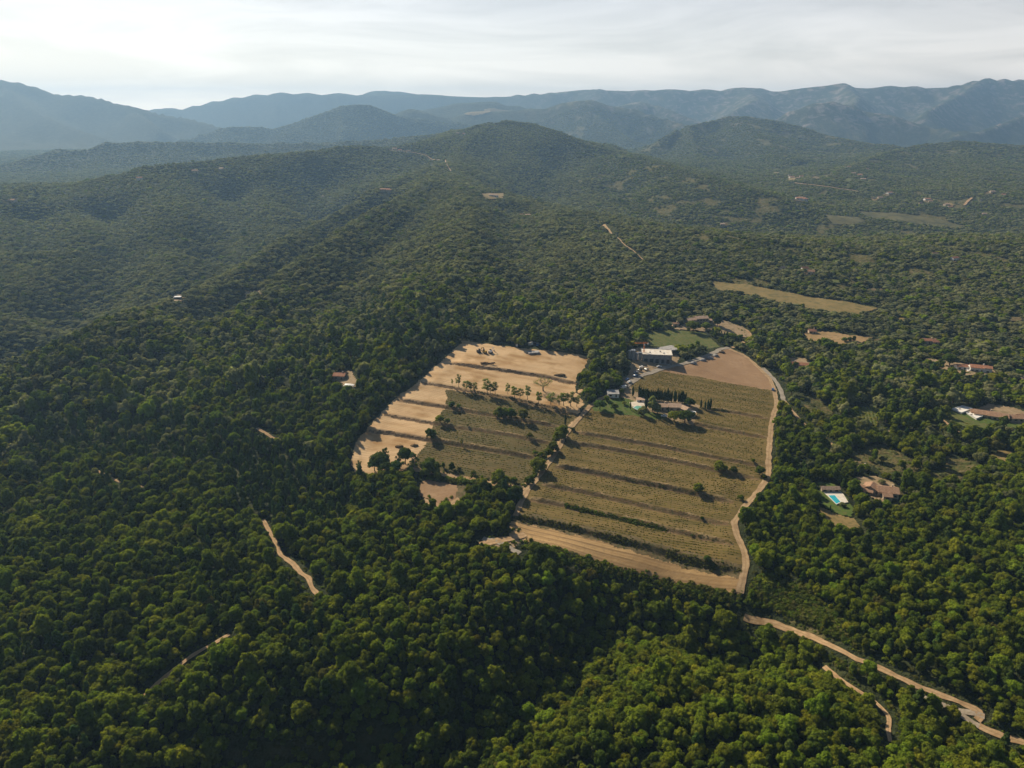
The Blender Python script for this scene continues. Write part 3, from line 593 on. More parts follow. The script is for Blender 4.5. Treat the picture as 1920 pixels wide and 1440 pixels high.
for nm, m, k in (('far_field', OCHRE, 'field'), ('tan_field', TAN, 'field'), ('house_ground', YARD, 'sandy_ground'), ('small_vines', MEADOW, 'field'), ('pool_lawn', LAWN, 'lawn'), ('villa_ground', YARD, 'sandy_ground'),
                 ('dry_slope', DRY, 'dry_grass'), ('big_lawn', LAWN, 'lawn'), ('big_ground', YARD, 'sandy_ground'), ('vine_slope', MEADOW, 'field'), ('terrace_clear', MEADOW, 'meadow'), ('white_house_ground', YARD, 'sandy_ground'),
                 ('valley_meadow', OLIVEF, 'meadow'), ('valley_meadow2', OLIVEF, 'meadow'), ('left_house', YARD, 'sandy_ground'), ('left_house2', YARD, 'sandy_ground'), ('left_house3', YARD, 'sandy_ground'), ('mid_house', YARD, 'sandy_ground'),
                 ('ridge_house2', DRY, 'dry_grass')):
    P = POLY[nm]; d = float(np.hypot(*P.mean(0))); drape(k, P, m, max(1.2, d / 420), .35 + d * .0006, 1.5 + d / 500)
for nm, P in POLY.items():
    if nm.startswith('spot') and int(nm[4:]) not in (21, 22, 23, 24, 25, 26, 27, 28):
        d = float(np.hypot(*P.mean(0))); i = int(nm[4:]); drape('clearing', P, (SCRUBG, DRY, SCRUBG, MEADOW)[i % 4] if i not in (33, 34, 31, 32) else (DRY if i != 34 else SCRUBG), max(1.5, d / 350), .4 + d * .0007, 2 + d / 300)
drape('hill_pasture', G([(872,216),(905,209),(935,204),(950,206),(925,211),(890,217)]), DRY, 14, 8, 60)

def ribbon(nm, P, w, m, off=.14, seed=0):
    n = len(P); T = np.gradient(P, axis=0); T /= np.hypot(T[:, 0], T[:, 1])[:, None] + 1e-9; Nn = np.stack([-T[:, 1], T[:, 0]], 1)
    us = np.array([0, .2, .4, .6, .8, 1.0]); K = len(us); V = np.zeros((n, K, 3)); arc = np.r_[0, np.cumsum(np.hypot(*np.diff(P, axis=0).T))]
    wl = w / 2 * (1 + .6 * (vn(arc, arc * 0 + seed, 5, 60) - .5) + .3 * (vn(arc, arc * 0, 1.9, 61) - .5)); wr = w / 2 * (1 + .6 * (vn(arc, arc * 0 + 9 + seed, 5, 62) - .5) + .3 * (vn(arc, arc * 0, 1.7, 63) - .5))
    for k, u in enumerate(us):
        o = -wl * (1 - 2 * u) if u < .5 else wr * (2 * u - 1); q = P + Nn * o[:, None]; V[:, k, 0] = q[:, 0]; V[:, k, 1] = q[:, 1]
    V[:, :, 2] = H(V[:, :, 0], V[:, :, 1]) + off
    idx = np.arange(n * K).reshape(n, K); Fq = np.stack([idx[:-1, :-1], idx[:-1, 1:], idx[1:, 1:], idx[1:, :-1]], -1).reshape(-1, 4)
    me = np_mesh(nm, V.reshape(-1, 3), Fq, True); uvl = me.uv_layers.new(name='UVMap')
    li = np.empty(len(me.loops), np.int32); me.loops.foreach_get('vertex_index', li)
    uv = np.stack([np.tile(us, n), np.repeat(arc / 4, K)], 1)[li]; uvl.data.foreach_set('uv', uv.astype(np.float32).ravel())
    o = link(nm, me, m); o['kind'] = 'structure'; return o
for i, (nm, P, w, m, c) in enumerate(RW):
    d = float(np.hypot(*P.mean(0))); ribbon(nm, P, w, RM[m], .3 + (0 if d < 750 else d * .0008), i)

# ------------------------------------------------------------------ foliage
def cube_sphere(n):
    V = []; Fc = []; key = {}
    def vid(p):
        p = tuple(np.round(p / np.linalg.norm(p), 5))
        if p not in key: key[p] = len(V); V.append(p)
        return key[p]
    g = np.linspace(-1, 1, n + 1); g = np.tan(g * math.pi / 4)
    for ax in range(3):
        for sgn in (-1, 1):
            for i in range(n):
                for j in range(n):
                    q = []
                    for (a, b) in ((i, j), (i + 1, j), (i + 1, j + 1), (i, j + 1)):
                        p = np.zeros(3); p[ax] = sgn; p[(ax + 1) % 3] = g[a]; p[(ax + 2) % 3] = g[b]; q.append(vid(p))
                    Fc.append(q if sgn > 0 else q[::-1])
    return np.array(V), np.array(Fc)
CS = {n: cube_sphere(n) for n in (2, 3, 4)}
def leaves(r, C, Rd, nq, qs, jit=.5, shell=.42, up=.15):
    """nq leaf sprays spread over the outside of overlapping lobes (centres C, radii Rd (n,3))"""
    w = Rd.prod(1) ** (2 / 3); k = r.choice(len(C), nq * 2, p=w / w.sum())
    d = r.normal(size=(nq * 2, 3)); d[:, 2] += up; d /= np.linalg.norm(d, axis=1)[:, None]
    p = C[k] + d * Rd[k] * (1 - shell * .5 + shell * r.random((nq * 2, 1)))
    ins = np.zeros(len(p), bool)
    for c, q in zip(C, Rd): ins |= (((p - c) / q) ** 2).sum(1) < .70
    sel = np.where(~ins)[0][:nq]; p = p[sel]; d = d[sel]; n = len(p)
    nn = d + jit * r.normal(size=(n, 3)); nn[:, 2] += .25; nn /= np.linalg.norm(nn, axis=1)[:, None]
    t = np.cross(nn, r.normal(size=(n, 3))); t /= np.linalg.norm(t, axis=1)[:, None]; b = np.cross(nn, t)
    s = qs * (.55 + .9 * r.random((n, 1))); e = s * (.55 + .5 * r.random((n, 1)))
    V = np.stack([p - t * s, p - b * e * .9 + nn * s * .15, p + t * s * 1.1, p + b * e + nn * s * .1], 1).reshape(-1, 3)
    return V, np.arange(n * 4).reshape(n, 4)
def blobs(r, C, Rd, n, k=.84, rough=.16):
    Vs = []; Fs = []; b = 0; V0, F0 = CS[n]
    for c, q in zip(C, Rd):
        f = 1 + rough * r.normal(size=(len(V0), 1)); Vs.append(c + V0 * q * k * f); Fs.append(F0 + b); b += len(V0)
    return np.concatenate(Vs), np.concatenate(Fs)
def join(*parts):
    Vs = []; Fs = []; b = 0
    for V, Fq in parts:
        if len(V): Vs.append(V); Fs.append(Fq + b); b += len(V)
    return np.concatenate(Vs), np.concatenate(Fs)
def crown_lobes(kind, r, n):
    if kind == 'oak':        # broad rounded, 8 m high, 8.4 m across
        C = [(0, 0, 4.6)]; Q = [(2.6, 2.6, 2.3)]
        for i in range(n):
            a = 2.4 * i + r.random() * .7; u = (i + .5) / n; rad = 3.1 * math.sqrt(1 - (u * .95) ** 2) * (.75 + .4 * r.random())
            z = 2.8 + 4.2 * u + r.normal() * .45; s = .75 + 1.15 * r.random() ** 1.4; rad *= .9 + .3 * r.random(); C.append((rad * math.cos(a), rad * math.sin(a), z)); Q.append((s, s, s * .82))
    elif kind == 'tall':     # taller, narrower broadleaf, 10 m
        C = [(0, 0, 5.6)]; Q = [(2.0, 2.0, 3.0)]
        for i in range(n):
            a = 2.4 * i + r.random(); u = (i + .5) / n; rad = 2.3 * math.sin(math.pi * (.18 + .74 * u)) * (.75 + .5 * r.random())
            s = .9 + .6 * r.random(); C.append((rad * math.cos(a), rad * math.sin(a), 2.6 + 6.6 * u)); Q.append((s, s, s))
    elif kind == 'pine':     # dark rounded cone, 10.5 m
        C = [(0, 0, 5.2)]; Q = [(1.6, 1.6, 3.2)]
        for i in range(n):
            a = 2.4 * i + r.random(); u = (i + .5) / n; rad = 2.4 * (1 - u) ** .75 * (.8 + .4 * r.random())
            s = 1.0 - .35 * u + .3 * r.random(); C.append((rad * math.cos(a), rad * math.sin(a), 2.8 + 7.2 * u)); Q.append((s, s, s * .75))
    elif kind == 'umbrella': # flat-topped, 9 m high, 10.5 m across
        C = [(0, 0, 6.1)]; Q = [(3.3, 3.3, 1.7)]
        for i in range(n):
            a = 2.4 * i; u = math.sqrt((i + .5) / n); rad = 4.0 * u; s = 1.25 + .5 * r.random()
            C.append((rad * math.cos(a), rad * math.sin(a), 7.4 - 2.7 * u * u + r.normal() * .25)); Q.append((s, s, s * .72))
    elif kind == 'sparse':   # thin tufted crown, 10 m
        C = []; Q = []
        for i in range(n):
            a = 2.4 * i + r.random(); u = (i + .5) / n; rad = 2.1 * math.sin(math.pi * (.2 + .66 * u)) * (.5 + .7 * r.random())
            s = .62 + .55 * r.random(); C.append((rad * math.cos(a) + .5 * u, rad * math.sin(a), 3.4 + 6.4 * u + .4 * r.normal())); Q.append((s, s, s * .85))
    elif kind == 'cypress':  # 10 m column
        C = []; Q = []
        for i in range(n):
            u = (i + .5) / n; s = .82 * math.sin(math.pi * min(1, .16 + .84 * u)) ** .6 * (.9 + .15 * r.random()) if u < .97 else .2
            C.append((.1 * r.normal(), .1 * r.normal(), .9 + 9.0 * u)); Q.append((max(s, .16), max(s, .16), 1.1))
    elif kind == 'bush':
        C = [(0, 0, .7)]; Q = [(1.2, 1.2, .7)]
        for i in range(n):
            a = 2.4 * i; s = .5 + .4 * r.random(); rad = 1.0 * r.random() ** .5 + .2; C.append((rad * math.cos(a), rad * math.sin(a), .6 + .7 * r.random())); Q.append((s, s, s * .8))
    return np.array(C, float), np.array(Q, float)
LOD = {'near': (15, 1500, .36, 3), 'mid': (8, 300, .48, 3), 'far': (4, 60, .8, 2)}
def crown(kind, seed, lod, nq=None, qs=None, core=True, n=None, k=.84):
    r = np.random.default_rng(seed); nl, q, s, c = LOD[lod]; C, Q = crown_lobes(kind, r, n or nl)
    parts = [leaves(r, C, Q, nq or q, qs or s)]
    if core: parts.append(blobs(r, C, Q, c, k) if lod == 'near' else blobs(r, C, Q, c, .98, .07))
    return join(*parts)
def trunk_mb(kind, seed):
    r = random.Random(seed); m = MB(); j = lambda s: (r.random() - .5) * s
    if kind in ('oak', 'tall'):
        h = 3.4 if kind == 'oak' else 4.4; m.tube([(0, 0, -.6), (j(.2), j(.2), h * .5), (j(.5), j(.5), h)], [.34, .25, .2], 7)
        for k in range(4):
            a = k * 1.6 + r.random(); m.tube([(0, 0, h * .8), (math.cos(a) * 1.1, math.sin(a) * 1.1, h + .9), (math.cos(a) * 2.0, math.sin(a) * 2.0, h + 2.2)], [.16, .11, .05], 5)
    elif kind == 'pine':
        m.tube([(0, 0, -.6), (j(.2), j(.2), 4), (0, 0, 9.6)], [.26, .2, .06], 7)
        for k in range(8): a = k * 2.4; z = 2.6 + k * .8; m.tube([(0, 0, z), (math.cos(a) * (2.2 - k * .2), math.sin(a) * (2.2 - k * .2), z + .5)], [.08, .03], 4)
    elif kind == 'umbrella':
        m.tube([(0, 0, -.6), (.25, .1, 2.6), (.1, .2, 5.0)], [.38, .29, .24], 8)
        for k in range(6): a = k * 1.05; m.tube([(.1, .2, 4.6), (math.cos(a) * 1.6, math.sin(a) * 1.6, 5.9), (math.cos(a) * 3.2, math.sin(a) * 3.2, 6.9)], [.17, .11, .05], 5)
    elif kind == 'sparse':
        m.tube([(0, 0, -.6), (.15, 0, 2.4), (j(.8), j(.5), 5), (.4 + j(.6), j(.6), 8.6)], [.24, .19, .13, .04], 7)
        for k in range(7): a = k * 2.4 + r.random(); z = 2.8 + k * .75; m.tube([(.1, 0, z), (math.cos(a) * .9, math.sin(a) * .9, z + .8), (math.cos(a) * 1.8, math.sin(a) * 1.8, z + 1.5)], [.09, .06, .02], 5)
    elif kind == 'cypress': m.tube([(0, 0, -.6), (0, 0, 1.4), (0, 0, 8)], [.2, .16, .05], 6)
    elif kind == 'bush':
        for k in range(4): a = k * 1.57; m.tube([(0, 0, -.2), (math.cos(a) * .6, math.sin(a) * .6, .8)], [.06, .03], 4)
    return m
# ---- the wood as one mass: assets in a collection that the nodes draw from
TREES = []   # (kind, tone)
def asset_mesh(kind, tone, seed, lod):
    V, Fq = crown(kind, seed, lod); me = np_mesh('wood', V, Fq); me.materials.append(LEAF[tone])
    if lod != 'far':
        t = trunk_mb(kind, seed); b = len(V)
        import bmesh
        bm = bmesh.new(); bm.from_mesh(me); tm = t.mesh('t'); n0 = len(bm.faces); bm.from_mesh(tm); bm.faces.ensure_lookup_table()
        for f in bm.faces[n0:]: f.material_index = 1
        bm.to_mesh(me); bm.free(); me.materials.append(BARK); bpy.data.meshes.remove(tm)
    return me
TYPES = [('oak', 'green', 1), ('oak', 'green', 2), ('oak', 'dark', 3), ('oak', 'lime', 4), ('oak', 'olive', 5), ('tall', 'green', 6), ('tall', 'dark', 7), ('pine', 'pine', 8), ('pine', 'pine', 9), ('bush', 'scrub', 10), ('bush', 'green', 11), ('oak', 'bright', 12), ('oak', 'olive', 13), ('umbrella', 'pine', 14), ('oak', 'holm', 15), ('oak', 'holm', 16), ('oak', 'holm2', 17)]
def asset_collection(lod):
    c = bpy.data.collections.new('wood ' + lod)
    for i, (k, t, s) in enumerate(TYPES):
        o = bpy.data.objects.new('%s_%s_%02d' % ('wood', lod, i), asset_mesh(k, t, s * 10 + len(lod), lod)); c.objects.link(o)
    return c
def scatter(name, P, rot, scl, idx, coll, label):
    me = bpy.data.meshes.new(name); me.vertices.add(len(P)); me.vertices.foreach_set('co', np.asarray(P, np.float32).ravel())
    a = me.attributes.new('rot', 'FLOAT_VECTOR', 'POINT'); a.data.foreach_set('vector', np.asarray(rot, np.float32).ravel())
    a = me.attributes.new('scl', 'FLOAT_VECTOR', 'POINT'); a.data.foreach_set('vector', np.asarray(scl, np.float32).ravel())
    a = me.attributes.new('pick', 'INT', 'POINT'); a.data.foreach_set('value', np.asarray(idx, np.int32))
    o = bpy.data.objects.new(name, me); COL.objects.link(o)
    g = bpy.data.node_groups.new(name, 'GeometryNodeTree'); L = g.links.new
    g.interface.new_socket('Geometry', in_out='INPUT', socket_type='NodeSocketGeometry'); g.interface.new_socket('Geometry', in_out='OUTPUT', socket_type='NodeSocketGeometry')
    gi = g.nodes.new('NodeGroupInput'); go = g.nodes.new('NodeGroupOutput'); iop = g.nodes.new('GeometryNodeInstanceOnPoints')
    ci = g.nodes.new('GeometryNodeCollectionInfo'); ci.inputs['Collection'].default_value = coll; ci.inputs['Separate Children'].default_value = True; ci.inputs['Reset Children'].default_value = True
    L(gi.outputs[0], iop.inputs['Points']); L(ci.outputs[0], iop.inputs['Instance']); iop.inputs['Pick Instance'].default_value = True
    for nm, ty, sk in (('rot', 'FLOAT_VECTOR', 'Rotation'), ('scl', 'FLOAT_VECTOR', 'Scale'), ('pick', 'INT', 'Instance Index')):
        na = g.nodes.new('GeometryNodeInputNamedAttribute'); na.data_type = ty; na.inputs['Name'].default_value = nm; L(na.outputs[0], iop.inputs[sk])
    L(iop.outputs[0], go.inputs[0])
    md = o.modifiers.new('wood', 'NODES'); md.node_group = g
    tag(o, label, None, None, 'stuff'); return o
HC = [(1645,932,12),(1655,938,9),(1630,922,9),(1618,881,5),(1555,921,8),(1872,792,14),(1900,795,14),(1850,775,10),(1834,702,11),(1808,688,8),(1496,691,8),(1486,688,7),(1740,645,9),(1918,718,7),(638,713,7),(472,558,9),(334,565,8),(722,362,11),(924,373,10),(990,412,9),(1354,427,10),(1500,380,20),(1522,627,6),(656,725,7),(1306,610,12),(1266,612,5)]
_hc = ground([h[0] for h in HC], [h[1] for h in HC]); HCW = [(p[0], p[1], h[2]) for p, h in zip(_hc, HC)]
CLEAR = [n for n in POLY if n not in ('ridge_houses', 'ridge_house3', 'west_green', 'east_bare', 'east_strip', 'ne_clear', 'slope1', 'glade', 'heath', 'vine_slope')]
def blocked(x, y):
    r = np.hypot(x, y); b = np.zeros(x.shape, bool)
    for n in CLEAR:
        P = POLY[n]; lo = P.min(0) - 8; hi = P.max(0) + 8; m = (x > lo[0]) & (x < hi[0]) & (y > lo[1]) & (y < hi[1])
        if not m.any(): continue
        xm, ym = x[m], y[m]; q = inpoly(xm, ym, P); d, _, _ = seg_dist(xm, ym, np.vstack([P, P[:1]])); b[m] |= q | (d < 2.6)
    for hx, hy, hr in HCW: b |= (x - hx) ** 2 + (y - hy + hr * .3) ** 2 < hr * hr
    for nm, P, w, mt, c in RW:
        lo = P.min(0) - c - w; hi = P.max(0) + c + w; m = (x > lo[0]) & (x < hi[0]) & (y > lo[1]) & (y < hi[1])
        if not m.any(): continue
        d, _, _ = seg_dist(x[m], y[m], P[::2] if len(P) > 8 else P); b[m] |= d < (w / 2 + c)
    return b
def project(x, y, z):
    dz = z - CAM_H; f = y * CP - dz * SP; u = y * SP + dz * CP
    return 960 + F * x / f, 720 - F * u / f, f
def band(r0, r1, sp, seed, fov=44):
    xm = r1 * math.sin(R(fov)); xs = np.arange(-xm, xm, sp); ys = np.arange(r0 * math.cos(R(fov)), r1, sp); X, Y = np.meshgrid(xs, ys); X[::2] += sp / 2
    X = X.ravel() + (rng.random(X.size) - .5) * sp * .85; Y = Y.ravel() + (rng.random(Y.size) - .5) * sp * .85
    r = np.hypot(X, Y); k = (r > r0) & (r < r1) & (np.abs(np.arctan2(X, Y)) < R(fov)); X, Y = X[k], Y[k]
    k = ~blocked(X, Y); X, Y = X[k], Y[k]
    op = opening(X, Y); k = rng.random(len(X)) > op * .8; X, Y, op = X[k], Y[k], op[k]
    return X, Y, H(X, Y), op
HEATH = POLY['heath']; GLADE = POLY['glade']
PINEZ = [G([(-40,800),(200,770),(420,800),(560,850),(560,880),(420,880),(250,860),(60,850),(-40,840)]), G([(430,860),(560,840),(640,900),(700,960),(560,1010),(430,960)]), G([(640,560),(720,540),(760,620),(700,660),(640,630)])]
def choose(X, Y, op, base):
    """kind and size of every tree from where it grows, nearer ones toned darker as shade"""
    n = len(X); a = vn(X, Y, 60, 70) * .5 + vn(X, Y, 22, 71) * .5; u = rng.random(n); r = np.hypot(X, Y); w = a + .55 * (u - .5) + .12 * np.clip((r - 600) / 500, 0, 1)  # lighter tones picked with distance, darker near trees stand in for foreground shade
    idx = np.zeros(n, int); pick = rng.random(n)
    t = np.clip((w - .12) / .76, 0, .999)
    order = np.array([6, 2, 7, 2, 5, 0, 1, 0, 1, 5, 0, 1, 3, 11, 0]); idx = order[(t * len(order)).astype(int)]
    idx = np.where(pick < .035, 8, idx); idx = np.where((pick > .982), np.where(rng.random(n) < .5, 4, 12), idx); idx = np.where((pick > .90) & (pick <= .915), 3, idx)
    s = base * (.62 + .55 * rng.random(n) + .25 * (a - .4)); s = np.where(r > 620, base * .88 + (s - base * .88) * .6, s); s *= np.where(rng.random(n) < .09, 1.5, 1) * np.where(rng.random(n) < .15, .7, 1)
    for P in PINEZ:
        m = inpoly(X, Y, P) & (rng.random(n) < .75); idx = np.where(m, np.where(rng.random(n) < .5, 7, 8), idx); s = np.where(m, s * .85, s)
    hill = np.clip((r - 450) / 400, 0, 1) * .93 * np.where(X > 250, .8, 1); idx = np.where(rng.random(n) < hill, np.where(w < .42, 16, np.where(rng.random(n) < .5, 14, 15)), idx)
    fresh = (Y < 330) & (X > -25) & (rng.random(n) < .34); idx = np.where(fresh, np.where(rng.random(n) < .5, 3, 11), idx)
    small = (op > .35) | inpoly(X, Y, HEATH); idx = np.where(small & (rng.random(n) < .8), np.where(rng.random(n) < .5, 9, 10), idx)
    s = np.where(small, base * (.5 + .7 * rng.random(n)), s)
    g = inpoly(X, Y, GLADE); idx = np.where(g, np.where(rng.random(n) < .6, 3, 11), idx); s = np.where(g, base * (.35 + .45 * rng.random(n)), s)
    return idx, s
def arr(X, Y, Z, s):
    n = len(X); rot = np.zeros((n, 3)); rot[:, 2] = rng.random(n) * 6.283; rot[:, 0] = rng.normal(size=n) * .05; rot[:, 1] = rng.normal(size=n) * .05
    lowc = 1 - .46 * np.clip((np.hypot(X, Y) - 560) / 250, 0, 1); sc = np.stack([s * (.9 + .25 * rng.random(n)), s * (.9 + .25 * rng.random(n)), s * lowc * (.95 + .45 * rng.random(n) * lowc)], 1); return np.stack([X, Y, Z], 1), rot, sc
LOOK = {'green': 'mid green', 'dark': 'very dark green', 'lime': 'yellow green', 'olive': 'olive brown', 'bright': 'fresh bright green'}
def near_label(kind, tone, s, px, py):
    size = 'small' if s < .6 else ('large' if s > .74 else 'medium'); sort = 'oak' if kind == 'oak' else 'tall tree'
    col = min(9, max(0, int(px / 192))); cols = ['by the left edge', 'a tenth across from the left', 'two tenths across', 'three tenths across', 'just left of the centre line', 'just right of the centre line', 'six tenths across', 'seven tenths across', 'eight tenths across', 'by the right edge']
    row = 'on the bottom edge' if py > 1395 else ('just above the bottom' if py > 1345 else ('low in the woods' if py > 1290 else ('in the lower woods' if py > 1220 else 'below the fields')))
    return '%s %s %s %s, %s' % (size, LOOK[tone], sort, row, cols[col])
def build_wood():
    cn, cm, cf = asset_collection('near'), asset_collection('mid'), asset_collection('far')
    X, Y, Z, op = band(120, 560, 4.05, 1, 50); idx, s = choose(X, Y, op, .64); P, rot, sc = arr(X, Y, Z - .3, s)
    px, py, f = project(X, Y, Z + 4); size = s / f; vis = (px > 5) & (px < 1915) & (py > 0) & (py < 1425) & (idx < 7) | (px > 5) & (px < 1915) & (py < 1425) & np.isin(idx, (11, 12))
    big = np.where(vis)[0]; big = big[np.argsort(-size[big])][:300]; keep = np.ones(len(X), bool); keep[big] = False
    words = {'green': 'mid green rounded crown of an oak standing in the nearest woodland', 'dark': 'very dark green crown of an oak in the nearest woodland', 'lime': 'yellow green sunlit crown of an oak in the nearest woodland',
             'olive': 'olive brown thinning crown of an oak in the nearest woodland', 'bright': 'fresh bright green crown of an oak in the nearest woodland'}
    cache = {}; seen = set()
    for i in big:
        k = int(idx[i]); kind, tone, sd_ = TYPES[k]; key = (k, int(rng.integers(2)))
        if key not in cache:
            V, Fq = crown(kind, sd_ * 100 + key[1], 'near'); cache[key] = (np_mesh('crown', V, Fq), trunk_mb(kind, sd_ + key[1]).mesh('trunk'))
            cache[key][0].materials.append(LEAF[tone]); cache[key][1].materials.append(BARK)
        lab = near_label(kind, tone, s[i], px[i], py[i])
        if lab in seen: dn = np.hypot(X - X[i], Y - Y[i]); dn[i] = 1e9; nb = TYPES[int(idx[int(dn.argmin())])]; lab = lab + ' beside a ' + {'olive': 'brownish', 'pine': 'dark pine', 'scrub': 'scrubby'}.get(nb[1], LOOK.get(nb[1], 'green')).split(' ')[-1] + ' one' if len(lab.split()) < 13 else lab
        seen.add(lab)
        e = empty('woodland_tree', P[i], rot[i, 2], label=lab, cat='tree', group='trees of the nearest woodland'); e.scale = sc[i]
        link('crown', cache[key][0], None, e); link('trunk', cache[key][1], None, e)
    scatter('forest', P[keep], rot[keep], sc[keep], idx[keep], cn, 'dense green oak and pine forest covering the near slopes')
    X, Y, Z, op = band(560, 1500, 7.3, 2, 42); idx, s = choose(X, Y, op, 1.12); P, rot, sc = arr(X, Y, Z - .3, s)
    scatter('forest', P, rot, sc, idx, cm, 'dense forest covering the hills behind the vineyards')
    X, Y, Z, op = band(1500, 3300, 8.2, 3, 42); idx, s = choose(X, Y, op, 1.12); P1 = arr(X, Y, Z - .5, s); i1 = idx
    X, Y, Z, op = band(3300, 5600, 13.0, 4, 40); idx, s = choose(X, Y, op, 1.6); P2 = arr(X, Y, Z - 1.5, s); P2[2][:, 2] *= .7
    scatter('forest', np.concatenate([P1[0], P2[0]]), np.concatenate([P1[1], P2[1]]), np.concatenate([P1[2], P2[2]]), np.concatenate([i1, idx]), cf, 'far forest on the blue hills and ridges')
build_wood()

# ------------------------------------------------------------------ single trees on the estate and round the houses
H0K = {'oak': 8.2, 'tall': 10.0, 'pine': 10.6, 'umbrella': 8.9, 'sparse': 10.4, 'cypress': 10.6, 'bush': 1.7, 'bare': 9.0}
_tc = {}
ORD = ['first', 'second', 'third', 'fourth', 'fifth', 'sixth', 'seventh', 'eighth', 'ninth', 'tenth', 'eleventh', 'twelfth', 'thirteenth', 'fourteenth', 'fifteenth', 'sixteenth', 'seventeenth', 'eighteenth', 'nineteenth', 'twentieth', 'twenty first', 'twenty second', 'twenty third', 'twenty fourth', 'twenty fifth', 'twenty sixth', 'twenty seventh', 'twenty eighth', 'twenty ninth', 'thirtieth']
def bare_tree():
    r = random.Random(5); m = MB(); tips = []
    def grow(p, d, L, rad, k):
        q = p + d * L; m.tube([p, (p + q) / 2 + Vector((r.uniform(-.1, .1), r.uniform(-.1, .1), 0)) * L, q], [rad, rad * .8, rad * .55], 5); tips.append(q)
        if k:
            for _ in range(3):
                e = (d + Vector((r.uniform(-1, 1), r.uniform(-1, 1), r.uniform(-.25, .6))) * .75).normalized(); grow(q, e, L * .72, rad * .55, k - 1)
    m.tube([(0, 0, -.6), (.3, 0, 2), (.2, 0, 3)], [.5, .42, .36], 7)
    for k in range(7):
        a = k * .9; grow(Vector((.2, 0, 2.8)), Vector((math.cos(a), math.sin(a), .55)).normalized(), 2.6, .22, 2)
    return m, tips
def tree(name, px, py, hpx, kind, tone, label, group=None, var=0, wide=1.0, cat='tree', lean=0.0):
    p = g1(px, py); f = project(*p)[2]; h = hpx * f / F / .93; s = h / H0K[kind]; key = (kind, tone, var)
    if key not in _tc:
        if kind == 'bare':
            m, tips = bare_tree(); T = np.array([tuple(t) for t in tips]); V, Fq = leaves(np.random.default_rng(3), T, np.full((len(T), 3), .55), 420, .22); tm = m.mesh('trunk')
        else:
            dense = kind != 'sparse'; V, Fq = crown(kind, 500 + var * 13 + len(kind), 'near', {'cypress': 900, 'bush': 220, 'sparse': 620}.get(kind, 1100), {'cypress': .24, 'bush': .2, 'sparse': .30}.get(kind, .36), True, {'cypress': 9, 'bush': 6, 'sparse': 12, 'umbrella': 17}.get(kind, 13), .84 if dense else .55)
            tm = trunk_mb(kind, 40 + var).mesh('trunk')
        me = np_mesh('crown', V, Fq); me.materials.append(LEAF[tone]); tm.materials.append(BARKL if kind in ('sparse', 'bare') else BARK); _tc[key] = (me, tm)
    e = empty(name, (p[0], p[1], p[2]), random.random() * 6.28, label=label, cat=cat, group=group); e.scale = (s * wide, s * wide, s); e.rotation_euler.x = lean
    link('crown', _tc[key][0], None, e); link('trunk', _tc[key][1], None, e); return e
W4 = lambda x, y: (640 + x / 4, 620 + y / 4)
E4 = lambda x, y: (1040 + x / 4, 560 + y / 4)
V8 = lambda x, y: (1100 + x / 8, 700 + y / 8)
S3 = lambda x, y: (940 + x / 3.4286, 800 + y / 3.4286)
# the ragged row along the middle bank of the west field
row = [(832,408,12,.6),(880,420,22,.8),(942,448,19,1.2),(968,455,16,1.0),(1003,462,20,.8),(1095,470,27,1.1),(1118,478,20,.9),(1155,482,24,.9),(1248,478,21,.75),(1300,505,22,1.1),(1338,515,20,1.1),(1395,518,25,.9),(1480,545,23,.9),(1570,555,23,1.2),(1632,560,18,1.1),(1665,560,22,1.3),(1720,565,28,1.2),(1765,568,20,1.1)]
for i, (x, y, h, w) in enumerate(row):
    tree('scraggy_tree', *W4(x, y), h, 'sparse', 'grey' if i % 3 else 'green', 'scraggy thin crowned tree on the bank below the bare earth, %s from the left' % ORD[i], 'scraggy trees along the bank', i % 4, w * 1.15)
tree('bare_tree', *W4(1515,452), 27, 'bare', 'grey', 'wide spreading half bare tree standing on the sandy ground behind the tree row')
for i, (x, y, h, w, tn) in enumerate([(1178,648,19,.95,'green'),(1228,650,18,.95,'green'),(1275,660,20,.95,'dark'),(1368,676,21,.95,'olive')]):
    tree('shade_tree', *W4(x, y), h, 'oak', tn, ['dense green tree at the left end of the clump in the west field', 'dense green tree second from left in the clump in the west field', 'dark green tree third from left in the clump in the west field', 'brownish tree at the right end of the clump in the west field'][i], 'clump of trees in the west field', i, w)
